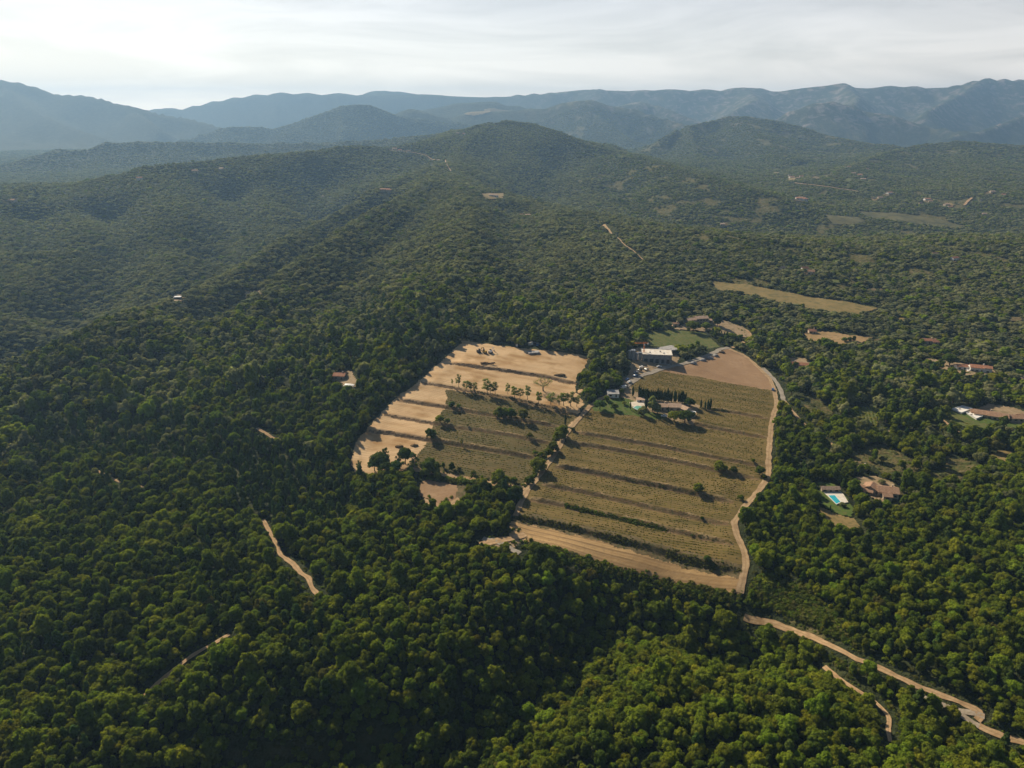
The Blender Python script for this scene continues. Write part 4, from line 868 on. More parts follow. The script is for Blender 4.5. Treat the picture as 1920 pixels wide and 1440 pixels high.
singles = [(830,572,11,'oak','dark','small dark tree where the bare earth meets the second terrace'),(882,578,7,'oak','green','low bushy tree beside the small dark tree on the second terrace'),(742,688,13,'oak','green','round green tree at the corner of the bare earth and third terrace'),
 (798,694,10,'oak','dark','smaller round tree right of its twin on the third terrace'),(672,808,18,'oak','dark','egg shaped dark tree on the edge of the bare earth'),(905,862,13,'sparse','olive','thin brownish tree on the fourth terrace bank'),(1412,806,10,'oak','olive','small olive tree in the middle right of the west field'),
 (948,716,4,'oak','dark','tiny dark bush on the third terrace bank'),(1650,798,22,'oak','green','broad green tree beside the upper farm track'),(1588,908,18,'oak','dark','dark tree upper of the pair beside the farm track'),(1556,945,16,'oak','dark','dark tree lower of the pair beside the farm track'),
 (1455,930,8,'oak','green','small round tree left of another at the field end'),(1497,942,9,'oak','green','small round tree right of another at the field end'),(1475,1062,27,'oak','green','leaning green tree beside the ditch on the farm track'),(1410,1150,16,'oak','dark','low spreading tree at the lower field corner'),
 (1295,1145,13,'oak','dark','round tree on the south edge of the west field'),(1180,1150,26,'oak','green','tall full tree on the south edge of the west field'),(660,1060,26,'oak','dark','large dark tree at the left end of the south hedge'),(700,1068,22,'oak','dark','dark tree just right of the large one in the south hedge'),
 (765,1034,12,'tall','green','small upright tree above the south track'),(830,1050,16,'tall','dark','taller upright tree above the south track'),(885,1052,8,'oak','olive','small olive bush above the south track'),(992,1082,8,'oak','dark','small dark bush at the bend of the south track'),
 (1735,752,7,'oak','dark','little dark bush on the right side of the farm track')]
for i, (x, y, h, k, t, lab) in enumerate(singles): tree('field_tree' if h > 9 else 'bush', *W4(x, y), h, k, t, lab, None, i % 4, 1.15 if k == 'oak' else 1, 'tree' if h > 9 else 'bush')
for i, (x, y, h, w) in enumerate([(290,1030,30,1.2),(335,990,30,.9),(250,1050,22,1.2),(430,1030,26,1.1),(480,1000,32,.9),(550,1030,30,1.2),(410,1060,22,1.1),(135,1040,16,1.5),(330,1070,24,1.2),(520,1075,24,1.2)]):
    tree('pine_tree', *W4(x, y), h, 'umbrella' if i % 2 == 0 else 'sparse', 'pine', ('dark pine at the lower corner of the bare earth, %s in the group' % ORD[i]), 'pines at the corner of the bare earth', i % 3, w * .85)
tree('cypress', *W4(1680,708), 21, 'cypress', 'cypress', 'lone dark cypress behind the broad tree on the farm track', None, 1, 1.0)
tree('cypress', *W4(1681,835), 11, 'cypress', 'cypress', 'short cypress on the right side of the farm track', None, 0, 1.0)
for i, (x, y, h, w, lab) in enumerate([(1232,1288,17,1.3,'wide open crowned tree on the upper bank of the east field'),(1340,1302,11,1.3,'smaller tree right of the open crowned one on the upper bank'),(1487,1226,7,1.1,'small dark bush in the right part of the east field'),(1535,1320,15,1.2,'dark bushy tree close to the right hand track'),(1077,1452,16,1.15,'round tree standing alone in the middle of the east field'),(1570,1352,8,1.2,'dark bush where the bank meets the right hand track')]):
    tree('field_tree' if h > 9 else 'bush', *E4(x, y), h, 'oak', 'green' if i % 2 == 0 else 'dark', lab, None, i, w, 'tree' if h > 9 else 'bush')
for x, y, h, lab in [(1537,470,9,'dark bush beside the bend of the right hand track'),(1290,598,6,'small green bush on a low bank of the east field'),(1325,868,11,'bushy tree on the overgrown bank above the stubble'),(1225,705,4,'low bush at the end of the green hedge')]:
    tree('bush', *S3(x, y), h, 'oak', 'dark', lab, None, 2, 1.3, 'bush')
# villa garden
xs = list(range(785, 1480, 21)); hs = [170,145,150,140,150,160,135,115,130,150,165,155,160,130,140,150,140,130,150,165,175,115,110,140,155,135,125]
for i, x in enumerate(xs):
    if i in (24, 27): continue
    y = 385 + (x - 785) * .085; h = (hs[(i * 5) % 27] * .5 + hs[int(i * 26 / 33) % 27] * .5) / (6.2 + (i * 7 % 5) * .35)
    tree('cypress', *V8(x + (i % 3) * 2, y + (i % 2) * 2), h, 'cypress', 'cypress', 'cypress in the dark row behind the villa, %s from the left' % (ORD[i] if i < 30 else 'one of the last'), 'cypresses behind the villa', i % 3, .98)
for x, y, h, w, lab in [(692,342,152,1.25,'fat cypress standing apart by the villa gate'),(655,545,135,.8,'slim cypress on the lawn left of the green pool'),(885,570,300,.75,'tallest slim cypress beside the green pool'),(1102,572,115,.9,'cypress in front of the villa patio'),(1222,590,95,1.1,'short cypress by the villa front door'),
                        (1712,515,130,1.25,'cypress left of the three at the end of the drive'),(1775,540,135,1.1,'left cypress of the three at the end of the drive'),(1815,545,160,1.1,'middle cypress of the three at the end of the drive'),(1850,542,180,1.1,'right and tallest of the three cypresses at the drive end')]:
    tree('cypress', *V8(x, y), h / 8, 'cypress', 'cypress', lab, 'single cypresses round the villa', 1, w)
for x, y, h, w, k, t, lab in [(985,572,230,.9,'tall','grey','big grey green tree in the middle of the villa garden'),(1060,600,150,1.0,'tall','grey','silvery tree right of the big one in the villa garden'),(835,630,130,1.1,'oak','grey','silvery round tree at the corner of the green pool'),
        (1310,722,160,1.15,'umbrella','green','light green umbrella pine in front of the villa'),(1470,738,185,1.25,'umbrella','pine','large dark umbrella pine in front of the villa'),(1545,500,130,1.15,'oak','dark','round dark tree behind the right wing of the villa'),
        (195,540,140,1.2,'umbrella','pine','umbrella pine at the left end of the lawn'),(415,550,90,1.25,'oak','dark','spreading dark tree on the lawn'),(300,410,70,1.3,'oak','green','round tree on the lawn edge by the low house'),(560,470,50,1.4,'oak','lime','yellow green bushes at the top of the lawn'),
        (1600,640,60,1.0,'oak','dark','shrub beside the white car port'),(520,300,70,1.2,'oak','dark','bushy tree between the white van and the low house')]:
    tree('garden_tree', *V8(x, y), h / 8, k, t, lab, None, 2, w)
for px, py, h, k, t, w, lab in [(1300,622,20,'oak','dark',1.2,'dark round tree below the long stone house'),(1322,618,13,'oak','green',1.2,'tree at the right corner of the long stone house'),(1345,612,22,'tall','dark',1.0,'tall dark tree right of the long stone house'),
        (1352,632,13,'cypress','cypress',1.2,'left cypress of the pair by the meadow drive'),(1358,634,13,'cypress','cypress',1.2,'right cypress of the pair by the meadow drive'),(1372,640,16,'oak','green',1.2,'round green tree by the ochre clearing'),
        (1827,767,17,'cypress','cypress',1.9,'fat dark cypress between the white terrace and the long house'),(1556,958,13,'cypress','cypress',.9,'slim cypress below the blue pool'),(1580,951,9,'oak','grey',1.3,'silvery bush at the near corner of the blue pool'),(1649,941,9,'cypress','cypress',.9,'slim cypress at the front of the tiled villa'),
        (1622,884,14,'umbrella','green',1.1,'spreading tree behind the tiled villa'),(1653,908,9,'umbrella','grey',1.3,'grey green tree behind the roofs of the tiled villa'),(1780,686,22,'oak','dark',1.1,'dark tree left of the white walled house'),(1700,652,10,'oak','dark',1.1,'lone tree on the slope left of the brown roofed house'),
        (1592,640,8,'oak','dark',1.1,'small tree standing in the tan field'),(1601,640,10,'tall','dark',1.1,'taller small tree in the tan field'),(1583,641,9,'oak','green',1.2,'left small tree in the tan field'),(1490,688,10,'oak','dark',1.2,'dark tree in front of the pink roofed house'),
        (1868,1230,0,'','',0,'')]:
    if h: tree('garden_tree' if k != 'cypress' else 'cypress', px, py, h, k, t, lab, None, 3 if k != 'cypress' else 1, w)
for i in range(12):   # bushes and trees on the near edge of the stubble field
    px = [998,1010,1022,1036,1050,1064,1080,1096,1114,1132,1150,1166][i]; py = [1040,1048,1050,1052,1056,1062,1068,1076,1082,1088,1094,1100][i]
    tree('edge_tree', px, py, [22,32,28,24,20,15,9,8,8,7,7,7][i], 'oak' if i % 3 else 'tall', ['green', 'dark'][i % 2], 'tree on the near edge of the stubble field, %s from the left' % ORD[i], 'trees along the near edge of the stubble', i % 4, 1.1)

# ------------------------------------------------------------------ low growth on the fields
def low_assets(tag_, specs):
    c = bpy.data.collections.new('low ' + tag_)
    for i, (tone, nq, qs, sq) in enumerate(specs):
        r = np.random.default_rng(80 + i); C = np.array([(0, 0, .38), (.3, .1, .3), (-.3, -.05, .34)]); Q = np.array([(.45, .35, .38)] * 3) * sq
        V, Fq = join(leaves(r, C, Q, nq, qs), blobs(r, C, Q, 2, .7)); me = np_mesh('low', V, Fq); me.materials.append(LEAF[tone]); c.objects.link(bpy.data.objects.new('low_%s_%d' % (tag_, i), me))
    return c
def rows(names, skip, spacing, step, keep, label, size=1.0, ang=None):
    P = [POLY[n] for n in names]; A = np.vstack(P); ang = ROWANG if ang is None else ang; ca, sa = math.cos(ang), math.sin(ang)
    u = A[:, 0] * ca + A[:, 1] * sa; v = -A[:, 0] * sa + A[:, 1] * ca; U, V = np.meshgrid(np.arange(u.min(), u.max(), step), np.arange(v.min(), v.max(), spacing)); U = U.ravel() + rng.normal(size=U.size) * .2; V = V.ravel() + rng.normal(size=V.size) * .12
    x = U * ca - V * sa; y = U * sa + V * ca; m = np.zeros(len(x), bool)
    for p in P: m |= inpoly(x, y, p)
    for n in skip: m &= ~inpoly(x, y, POLY[n])
    for q in TW: m &= seg_dist(x, y, q)[0] > 2.0
    for nm, q, w, mt, c in RW[:4]: m &= seg_dist(x, y, q)[0] > w / 2 + 2.5
    m &= rng.random(len(x)) < keep * (.45 + 1.1 * np.clip(vn(x, y, 16, 90) * .6 + vn(x, y, 5, 91) * .4, 0, 1)); x, y = x[m], y[m]; n = len(x)
    rot = np.zeros((n, 3)); rot[:, 2] = ang + rng.normal(size=n) * .3; sc = np.stack([size * (.7 + .6 * rng.random(n)), size * (.6 + .5 * rng.random(n)), size * (.5 + .6 * rng.random(n))], 1)
    return scatter('vine_rows', np.stack([x, y, H(x, y) - .05], 1), rot, sc, rng.integers(0, 3, n), LOWV, label)
LOWV = low_assets('vine', [('vine', 26, .2, 1), ('scrub', 22, .2, .9), ('green', 24, .2, .85)])
rows(['west_green'], ['yard'], 2.4, 1.25, .62, 'low rows of vines on the terraces of the west field', .68)
rows(['east'], ['east_bare', 'east_strip', 'villa_yard', 'lawn', 'lawn2'], 2.4, 1.25, .62, 'low rows of vines on the terraces of the east field', .66)
rows(['small_vines'], [], 2.6, 1.0, 1.3, 'bright green vine rows in the little plot right of the lane', 1.7, R(72))
rows(['vine_slope'], [], 3.4, 1.1, 1.1, 'garden rows on the slope below the long tiled house', 1.5, R(-25))
def strip_scrub(name, P, w, n, smin, smax, tones, label, keepoff=False):
    c = low_assets(name, [(t, 60, .26, 1.6) for t in tones]); d = np.r_[0, np.cumsum(np.hypot(*np.diff(P, axis=0).T))]; t = rng.random(n) * d[-1]
    x = np.interp(t, d, P[:, 0]); y = np.interp(t, d, P[:, 1]); o = rng.normal(size=n) * w / 2.4; T = P[-1] - P[0]; T = T / np.hypot(*T); x = x - T[1] * o; y = y + T[0] * o
    if keepoff: k = ~blocked(x, y); x, y = x[k], y[k]; n = len(x)
    s = smin + (smax - smin) * rng.random(n) ** 2; s *= .4 + 1.2 * vn(x, y, 9, 77); rot = np.zeros((n, 3)); rot[:, 2] = rng.random(n) * 6.28
    return scatter(name, np.stack([x, y, H(x, y) - .1], 1), rot, np.stack([s, s, s * .9], 1), rng.integers(0, len(tones), n), c, label)
strip_scrub('scrub', TW[12], 2.6, 1100, .3, .9, ['scrub', 'olive', 'olive', 'scrub'], 'brown green scrub on the bank above the stubble field')
strip_scrub('hedge', resample(G([(1058,946),(1120,961),(1190,977),(1250,992)]), 4), 1.5, 520, .4, .85, ['green', 'dark', 'scrub'], 'long low green hedge strip across the east field')
for k_, (i, a, b) in enumerate([(1, .3, 1), (5, 0, .5), (9, .4, .9), (11, .55, 1.0)]):
    q = TW[i]; q = q[int(a * (len(q) - 1)):max(int(b * len(q)), int(a * len(q)) + 3)]
    strip_scrub('bank_weeds', q, 1.2, 90, .2, .6, ['scrub', 'olive', 'dark'], ['tufts and weeds under the ragged tree row', 'tufts on the bank right of the villa', 'tufts on the long middle bank of the east field', 'tufts on the bank right of the green hedge'][k_])
strip_scrub('weeds', resample(G([(800,893),(860,902),(930,914),(980,922)]), 4), 3.0, 300, .6, 1.8, ['green', 'dark', 'scrub'], 'green weeds and brambles beside the south track')
strip_scrub('weeds', resample(G([(1052,800),(1030,845),(1008,880),(985,915)]), 4), 1.6, 260, .6, 1.7, ['dark', 'green', 'scrub'], 'dark brambles in the ditch beside the farm track')
strip_scrub('weeds', resample(G([(1405,1098),(1470,1120),(1540,1170),(1610,1225)]), 4), 18.0, 2600, .6, 2.3, ['scrub', 'dark', 'green', 'dark'], 'heathy brown scrub on the open slope above the lower track', True)

def verges():
    c = low_assets('verge', [(t, 60, .26, 1.6) for t in ('green', 'dark', 'scrub', 'green')]); X = []; Y = []; Sz = []
    for nm, P, w, mt, cc in RW[4:]:
        d = np.r_[0, np.cumsum(np.hypot(*np.diff(P, axis=0).T))]
        if P[:, 1].mean() > 900: continue
        n = int(d[-1] * cc * .55); t = rng.random(n) * d[-1]; x = np.interp(t, d, P[:, 0]); y = np.interp(t, d, P[:, 1]); T = np.gradient(P, axis=0); T /= np.hypot(T[:, 0], T[:, 1])[:, None]
        tx = np.interp(t, d, T[:, 0]); ty = np.interp(t, d, T[:, 1]); o = (w / 2 + .5 + rng.random(n) * (cc + 1.5)) * np.where(rng.random(n) < .5, 1, -1); X.append(x - ty * o); Y.append(y + tx * o); Sz.append(.35 + 1.3 * rng.random(n) * np.clip((np.abs(o) - w / 2) / 4, .15, 1))
    x = np.concatenate(X); y = np.concatenate(Y); sz = np.concatenate(Sz); k = np.ones(len(x), bool)
    for nm, P, w, mt, cc in RW: k &= seg_dist(x, y, P)[0] > w / 2 + .2
    x, y, sz = x[k], y[k], sz[k]; n = len(x); rot = np.zeros((n, 3)); rot[:, 2] = rng.random(n) * 6.28
    scatter('weeds', np.stack([x, y, H(x, y) - .1], 1), rot, np.stack([sz, sz, sz * .9], 1), rng.integers(0, 4, n), c, 'low bushes and weeds on the verges of the woodland tracks')
verges()
strip_scrub('weeds', resample(G([(990,1020),(1040,1031),(1100,1055),(1200,1080),(1300,1105),(1390,1126)]), 4), 3.6, 1300, .5, 1.5, ['dark', 'green', 'scrub'], 'low dark bushes along the near edge of the stubble field')

# ------------------------------------------------------------------ buildings
def roof_mesh(kind, w, d, h, rh, ov=.45, th=.22):
    m = MB(); a, b = w / 2 + ov, d / 2 + ov; e = h - ov * rh / (d / 2) if kind != 'flat' else h
    if kind == 'flat': return m.box((0, 0, h + th / 2 + .02), (w + .5, d + .5, th + .04))
    if kind == 'shed':
        lo, hi = h + .02, h + rh; vs = [(-a, -b, lo), (a, -b, lo), (a, b, hi), (-a, b, hi)]; vs += [(x, y, z + th) for x, y, z in vs]
        return m.add(vs, [(3, 2, 1, 0), (4, 5, 6, 7), (0, 1, 5, 4), (1, 2, 6, 5), (2, 3, 7, 6), (3, 0, 4, 7)])
    i = 0 if kind == 'gable' else min(a * .96, b)
    vs = [(-a, -b, e), (a, -b, e), (a, b, e), (-a, b, e), (-a + i, 0, h + rh), (a - i, 0, h + rh)]; t = [(x, y, z + th) for x, y, z in vs]
    m.add(t, [(0, 1, 5, 4), (2, 3, 4, 5), (1, 2, 5), (3, 0, 4)] if kind == 'hip' else [(0, 1, 5, 4), (2, 3, 4, 5)])
    m.add(vs, [(4, 5, 1, 0), (5, 4, 3, 2)] + ([(5, 2, 1), (4, 0, 3)] if kind == 'hip' else []))
    o = vs + t; ed = [(0, 1), (1, 2), (2, 3), (3, 0)] if kind == 'hip' else [(0, 1), (2, 3), (1, 5), (5, 2), (3, 4), (4, 0)]
    m.add(o, [(p, q, q + 6, p + 6) for p, q in ed]); return m
def house(name, label, px, py, wings, rz=0.0, cat='house', wall=None, roof=None, rk='gable', chim=1, group=None, door=True, nwin=None):
    p = g1(px, py); e = empty(name, (p[0], p[1], p[2]), rz, label=label, cat=cat, group=group); wall = wall or STUCCO; roof = roof or TILE
    for k, (ox, oy, w, d, h, r, rh) in enumerate(wings):
        kind = rk; q = MB(); q.box((0, 0, h / 2 - 1.2), (w, d, h + 2.4))
        if kind == 'gable': q.add([(-w / 2, -d / 2, h - .002), (-w / 2, d / 2, h - .002), (-w / 2, 0, h + rh), (w / 2, -d / 2, h - .002), (w / 2, d / 2, h - .002), (w / 2, 0, h + rh)], [(0, 2, 1), (3, 4, 5)])
        if kind == 'shed': q.add([(-w / 2, -d / 2, h - .002), (w / 2, -d / 2, h - .002), (w / 2, d / 2, h - .002), (-w / 2, d / 2, h - .002), (w / 2, d / 2, h + rh * .97), (-w / 2, d / 2, h + rh * .97)], [(0, 3, 5), (1, 4, 2), (3, 2, 4, 5)])
        wo = q.build('wall', wall, e); wo.location = (ox, oy, 0); wo.rotation_euler.z = r
        ro = roof_mesh(kind, w, d, h, rh).build('roof', roof, e); ro.location = (ox, oy, .01 * k); ro.rotation_euler.z = r
        if chim and k == 0 and kind != 'flat': MB().box((w * .25, d * .12, h + rh + .2), (.8, .7, 1.6)).box((w * .25, d * .12, h + rh + 1.06), (1.0, .9, .14)).build('chimney', wall, ro)
        n = nwin if nwin is not None else max(1, int(w / 3.2)); fl = 2 if h > 4.6 else 1
        for s_ in range(fl):
            for i in range(n):
                x = -w / 2 + (i + .5) * w / n; z = 1.5 + s_ * 2.8
                if door and k == 0 and s_ == 0 and i == n // 2: continue
                wi = MB().box((x, -d / 2 - .03, z), (1.1, .1, 1.3)).build('window', GLASS, wo); MB().box((x - .8, -d / 2 - .05, z), (.45, .08, 1.35)).box((x + .8, -d / 2 - .05, z), (.45, .08, 1.35)).build('shutter', WOOD, wo)
            if d > 4: MB().box((w / 2 + .03, 0, 1.5 + s_ * 2.8), (.1, 1.1, 1.3)).build('window', GLASS, wo)
        if door and k == 0: MB().box((-w / 2 + (n // 2 + .5) * w / n, -d / 2 - .04, 1.1), (1.2, .1, 2.2)).build('door', WOOD, wo)
    return e
def slab(name, pts, top, m, label=None, cat=None, parent=None, inset=0.0, depth=1.2):
    P = ground([a for a, b in pts], [b for a, b in pts], H); z = P[:, 2].max() + top; c = P[:, :2].mean(0); n = len(P); loc = Vector((c[0], c[1], z)) if parent is None else None
    b = MB(); x0, y0, z0 = (c[0], c[1], z) if parent is None else (0, 0, 0)
    vs = [(x - x0, y - y0, z - z0) for x, y in P[:, :2]]; vs += [(x, y, q - depth) for x, y, q in vs]
    b.add(vs, [tuple(range(n)), tuple(reversed(range(n, 2 * n)))] + [(i, i + n, (i + 1) % n + n, (i + 1) % n) for i in range(n)])
    return b, loc, z
def rim_pool(name, label, deck, pool, water, deckm, top=.35, cat='swimming pool'):
    D = ground([a for a, b in deck], [b for a, b in deck], H); z = D[:, 2].max() + top; c = D[:, :2].mean(0)
    e = empty(name, (c[0], c[1], z), label=label, cat=cat); n = len(D); L0 = [(x - c[0], y - c[1]) for x, y in D[:, :2]]
    b = MB(); b.add([(x, y, 0) for x, y in L0] + [(x, y, -2.5) for x, y in L0], [tuple(range(n)), tuple(reversed(range(n, 2 * n)))] + [(i, i + n, (i + 1) % n + n, (i + 1) % n) for i in range(n)]); b.build('paving', deckm, e)
    x, y, zz = ray([a for a, _ in pool], [b_ for _, b_ in pool]); t = (z - CAM_H) / zz; Q = [(a - c[0], b_ - c[1]) for a, b_ in zip(x * t, y * t)]; k = len(Q); cx = sum(q[0] for q in Q) / k; cy = sum(q[1] for q in Q) / k
    O = [(cx + (a - cx) * 1.12, cy + (b_ - cy) * 1.12) for a, b_ in Q]
    MB().add([(a, b_, .08) for a, b_ in O] + [(a, b_, .08) for a, b_ in Q] + [(a, b_, -.2) for a, b_ in O], [(i, (i + 1) % k, (i + 1) % k + k, i + k) for i in range(k)] + [(i, i + 2 * k, (i + 1) % k + 2 * k, (i + 1) % k) for i in range(k)]).build('coping', WPAINT, e)
    MB().add([(a, b_, .045) for a, b_ in Q], [tuple(range(k))]).build('water', water, e); return e
# villa among the cypresses
house('villa', 'long low villa with pale tiled roofs below the row of cypresses', 1257, 768, [(-6.5, 1.5, 11, 7.5, 3.0, .03, 1.5), (2.8, .6, 9.5, 8, 3.3, -.05, 1.6), (9.6, -3.0, 8.5, 6, 2.9, -.95, 1.4), (-13, -1.0, 4, 4, 2.6, 0, .8)], 0, 'villa', STUCCO, TILE_P)
rim_pool('swimming_pool', 'small green swimming pool with pale paving beside the villa lawn', [V8(640,440), V8(720,430), V8(850,455), V8(900,560), V8(760,560), V8(690,520)], [V8(700,512), V8(745,488), V8(820,492), V8(825,522), V8(775,552)], POOLG, PAVE, .3)
house('pool_house', 'low white roofed shelter behind the green pool', *V8(805,430), [(0, 0, 6, 3, 2.3, -.1, .5)], 0, 'pavilion', WHITE, TILE_P, 'shed', 0)
house('low_house', 'low dark roofed house with a white front at the edge of the trees', *V8(392,335), [(0, 0, 8.5, 6.5, 2.6, 0, .9)], 0, 'house', WHITE, CONC, 'shed', 0)
house('carport', 'small white car port at the right corner of the villa', *V8(1590,625), [(0, 0, 3.4, 3.4, 2.3, -.4, .3)], 0, 'car port', WHITE, WPAINT, 'flat', 0, nwin=1)
# long stone house above the meadow
house('stone_house', 'long two storey stone house with a stepped tiled roof above the meadow', 1306, 607, [(4.5, 1, 13, 8, 6.2, .12, 1.7), (-6.5, -.6, 9.5, 7, 5.0, .12, 1.5), (13.5, 2.5, 5, 6, 3.2, .12, 1.0)], .08, 'house', STONE, TILE_P)
house('annex', 'small pink roofed annex left of the long stone house', 1266, 611, [(0, 0, 6, 4, 2.6, .1, .9)], 0, 'house', STUCCO, TILE)
# winery building site
def winery():
    p = g1(1231, 681); e = empty('farm_building', tuple(p), -.13, label='large flat pale roofed farm building with dark end wall', cat='farm building')
    w, d, h = 25, 15, 7.5; q = MB(); q.box((0, d / 2, h / 2 - 1), (w, d, h + 2)); q.build('wall', CONC, e)
    MB().box((0, d / 2, h + .2), (w + 1.6, d + 1.6, .35)).build('roof', MEMB, e)
    pr = MB(); pr.box((0, -.65, h + .5), (w + 1.6, .3, .3)); pr.box((0, d + .65, h + .5), (w + 1.6, .3, .3)); pr.box((-w / 2 - .65, d / 2, h + .5), (.3, d + 1, .3)); pr.box((w / 2 + .65, d / 2, h + .5), (.3, d + 1, .3)); pr.build('parapet', CONC, e)
    MB().box((w / 2 + .12, d / 2, h / 2 - .6), (.2, d + .1, h + .9)).build('cladding', DARK, e)
    for i, x in enumerate((-9.5, -4.5, .5, 5.5, 10)): MB().box((x, -.06, 1.9), (3.2, .16, 3.6)).build('door' if i in (1, 3) else 'window', DARK if i != 4 else GLASS, e)
    for i in range(6): MB().box((-11.5 + 4.5 * i, -.3, h / 2 - .6), (.4, .5, h + .8)).build('pillar', CONC, e)
    for x, y in ((-6, 5), (3, 9), (6, 4)): MB().box((x, y, h + .8), (1.2, .9, .9)).box((x, y, h + 1.32), (.5, .5, .18)).build('roof_vent', STEEL, e)
winery()
for i, (x, y, w, h) in enumerate([(1180,672,2.6,7),(1186.5,672.5,4.5,8),(1193,674,3,6),(1199,674,3.6,6.5),(1204,673,3,5.5)]):
    p = g1(x, y); e = empty('concrete_tank', tuple(p), 0, label='upright bare concrete tank left of the flat roofed building, %s from the left' % ORD[i], cat='tank', group='concrete tanks beside the farm building'); r_ = w * .42
    MB().tube([(0, 0, -1), (0, 0, h)], r_, 16).build('shell', CONC, e); MB().tube([(0, 0, h), (0, 0, h + .18)], r_ + .12, 16).tube([(0, 0, h + .18), (0, 0, h + .5)], .4, 8).build('lid', STEEL, e)
def crane():
    p = g1(1206.5, 672); e = empty('crane', tuple(p), 0, label='small orange tower crane standing beside the flat roofed building', cat='crane'); m = MB(); Hh = 14
    for sx in (-.5, .5):
        for sy in (-.5, .5): m.box((sx, sy, Hh / 2), (.2, .2, Hh + 2))
    for k in range(10):
        z = k * 1.4; s = 1 if k % 2 else -1
        m.tube([(-.5 * s, -.5, z), (.5 * s, -.5, z + 1.4)], .09, 4); m.tube([(.5, -.5 * s, z), (.5, .5 * s, z + 1.4)], .09, 4); m.tube([(.5 * s, .5, z), (-.5 * s, .5, z + 1.4)], .09, 4)
    m.build('mast', ORANGE, e); j = MB()
    for yy, z in ((-.4, Hh), (.4, Hh), (0, Hh + .9)): j.tube([(-9, yy, z - 0), (3.5, yy, z)], .12, 4)
    for k in range(12): x = -9 + k; j.tube([(x, -.4, Hh), (x + .5, 0, Hh + .9), (x + 1, .4, Hh)], .07, 4)
    j.build('jib', ORANGE, e); MB().box((3.2, 0, Hh - .6), (1.4, 1.2, 1.4)).build('counterweight', CONC, e); MB().box((0, -.9, Hh - 1.1), (1.0, .8, 1.4)).build('cab', WPAINT, e)
    MB().tube([(-6, 0, Hh), (-6, 0, Hh - 5)], .05, 4).box((-6, 0, Hh - 5.2), (.4, .3, .5)).build('hook', STEEL, e)
crane()
for pts, lab, m in (([(1212,657),(1256,653),(1274,658),(1270,664),(1225,663)], 'flat concrete terrace behind the farm building', CONC), ([(988,660),(1010,659),(1012,664),(992,665)], 'low flat concrete platform at the top of the bare earth', CONC)):
    b, loc, z = slab('terrace', pts, .7, m); o = b.build('concrete_platform', m); o.location = loc; tag(o, lab, 'platform')
# tiled villa and blue pool on the right
house('tiled_villa', 'rambling villa with several brown tiled roofs right of the blue pool', 1645, 929, [(6.2, 1.5, 12, 9, 3.4, -.25, 2.0), (-2.2, 5.0, 7, 8, 3.6, .9, 1.7), (-9.0, 6.5, 10, 5, 3.0, -.55, 1.3), (3.6, -4.2, 5.0, 4.2, 2.6, -.2, 1.0), (-5.5, 1.5, 5, 3, 2.5, -.5, .8)], 0, 'villa', STUCCO, TILE)
house('garden_house', 'small garden house with a pale roof behind the tiled villa', 1618, 881, [(0, 0, 4.5, 3.5, 2.5, .3, .9)], 0, 'house', STUCCO, TILE_P)
house('pool_house', 'open fronted pool house with pale tiled roof above the blue pool', 1555, 921, [(0, 0, 11, 3.6, 2.4, -.02, 1.1)], 0, 'pool house', STUCCO, TILE_P, 'gable', 0)
rim_pool('swimming_pool', 'bright turquoise rectangular pool in white paving below its pool house', [(1541,922), (1573,922), (1580,927), (1590,945), (1568,948)], [(1553,929), (1565,928.5), (1576,941), (1568,944.5)], POOLW, PAVEW, .6)
# long house at the right edge
house('long_house', 'sprawling low house with broad brown tiled roofs at the right edge', 1872, 786, [(-8, 5, 15, 9, 3.2, -.45, 1.9), (-1, 1, 14, 9, 3.2, -.45, 1.9), (10, -1.5, 12, 8, 2.9, -.1, 1.6), (20, 0, 10, 7, 3.0, .1, 1.6), (-12, 9, 9, 6, 2.8, -.3, 1.3)], 0, 'house', STUCCO, TILE)
for pts, lab in (([(1784,770),(1804,763),(1823,769.5),(1802,778)], 'large white roof terrace left of the long tiled house'), ([(1811,777),(1818,774),(1842,784),(1830,789)], 'narrow white terrace below the larger one')):
    b, loc, z = slab('terrace', pts, 1.0, WPAINT); e = empty('white_terrace', loc, label=lab, cat='terrace'); b.build('slab', WHITE, e)
    P = [Vector(v) for v in b.v[:4]]; q = MB()
    for i in range(4):
        a, c_ = P[i], P[(i + 1) % 4]; mid = (a + c_) / 2; dd_ = (c_ - a); q.box((mid.x, mid.y, .22), (dd_.length, .3, .45), math.atan2(dd_.y, dd_.x))
    q.build('parapet', WPAINT, e)
    cc = sum(P, Vector()) / 4; MB().box((cc.x - 2, cc.y, .35), (1.6, .9, .12)).box((cc.x - 2, cc.y, .15), (.2, .2, .4)).build('table', WOOD, e)
house('white_house', 'white walled house with brown tiled roofs on the right hand slope', 1834, 697, [(1, 2, 14, 8, 4.0, -.35, 1.7), (-11, 8, 9, 6, 3.0, -.1, 1.3), (6.5, -1.5, 6, 6, 4.6, -.35, 1.3)], 0, 'house', WHITE, TILE_R)
b, loc, z = slab('t', [(1804,691),(1815,686),(1828,693),(1815,698)], .8, WHITE); o = b.build('white_terrace', WHITE); o.location = loc; tag(o, 'square white terrace in front of the white walled house', 'terrace')
house('pink_roofed_house', 'two pink tiled roofs among the trees right of the brown field', 1496, 689, [(-4.2, 2.5, 8.5, 6, 3.0, -.15, 1.5), (4.2, -.5, 8, 6, 3.2, -.25, 1.5)], 0, 'house', STUCCO, TILE_R)
b, loc, z = slab('t', [(1471,688),(1480,684),(1488,691),(1478,696)], .6, WHITE); o = b.build('white_terrace', WHITE); o.location = loc; tag(o, 'white terrace left of the pink roofed house', 'terrace')
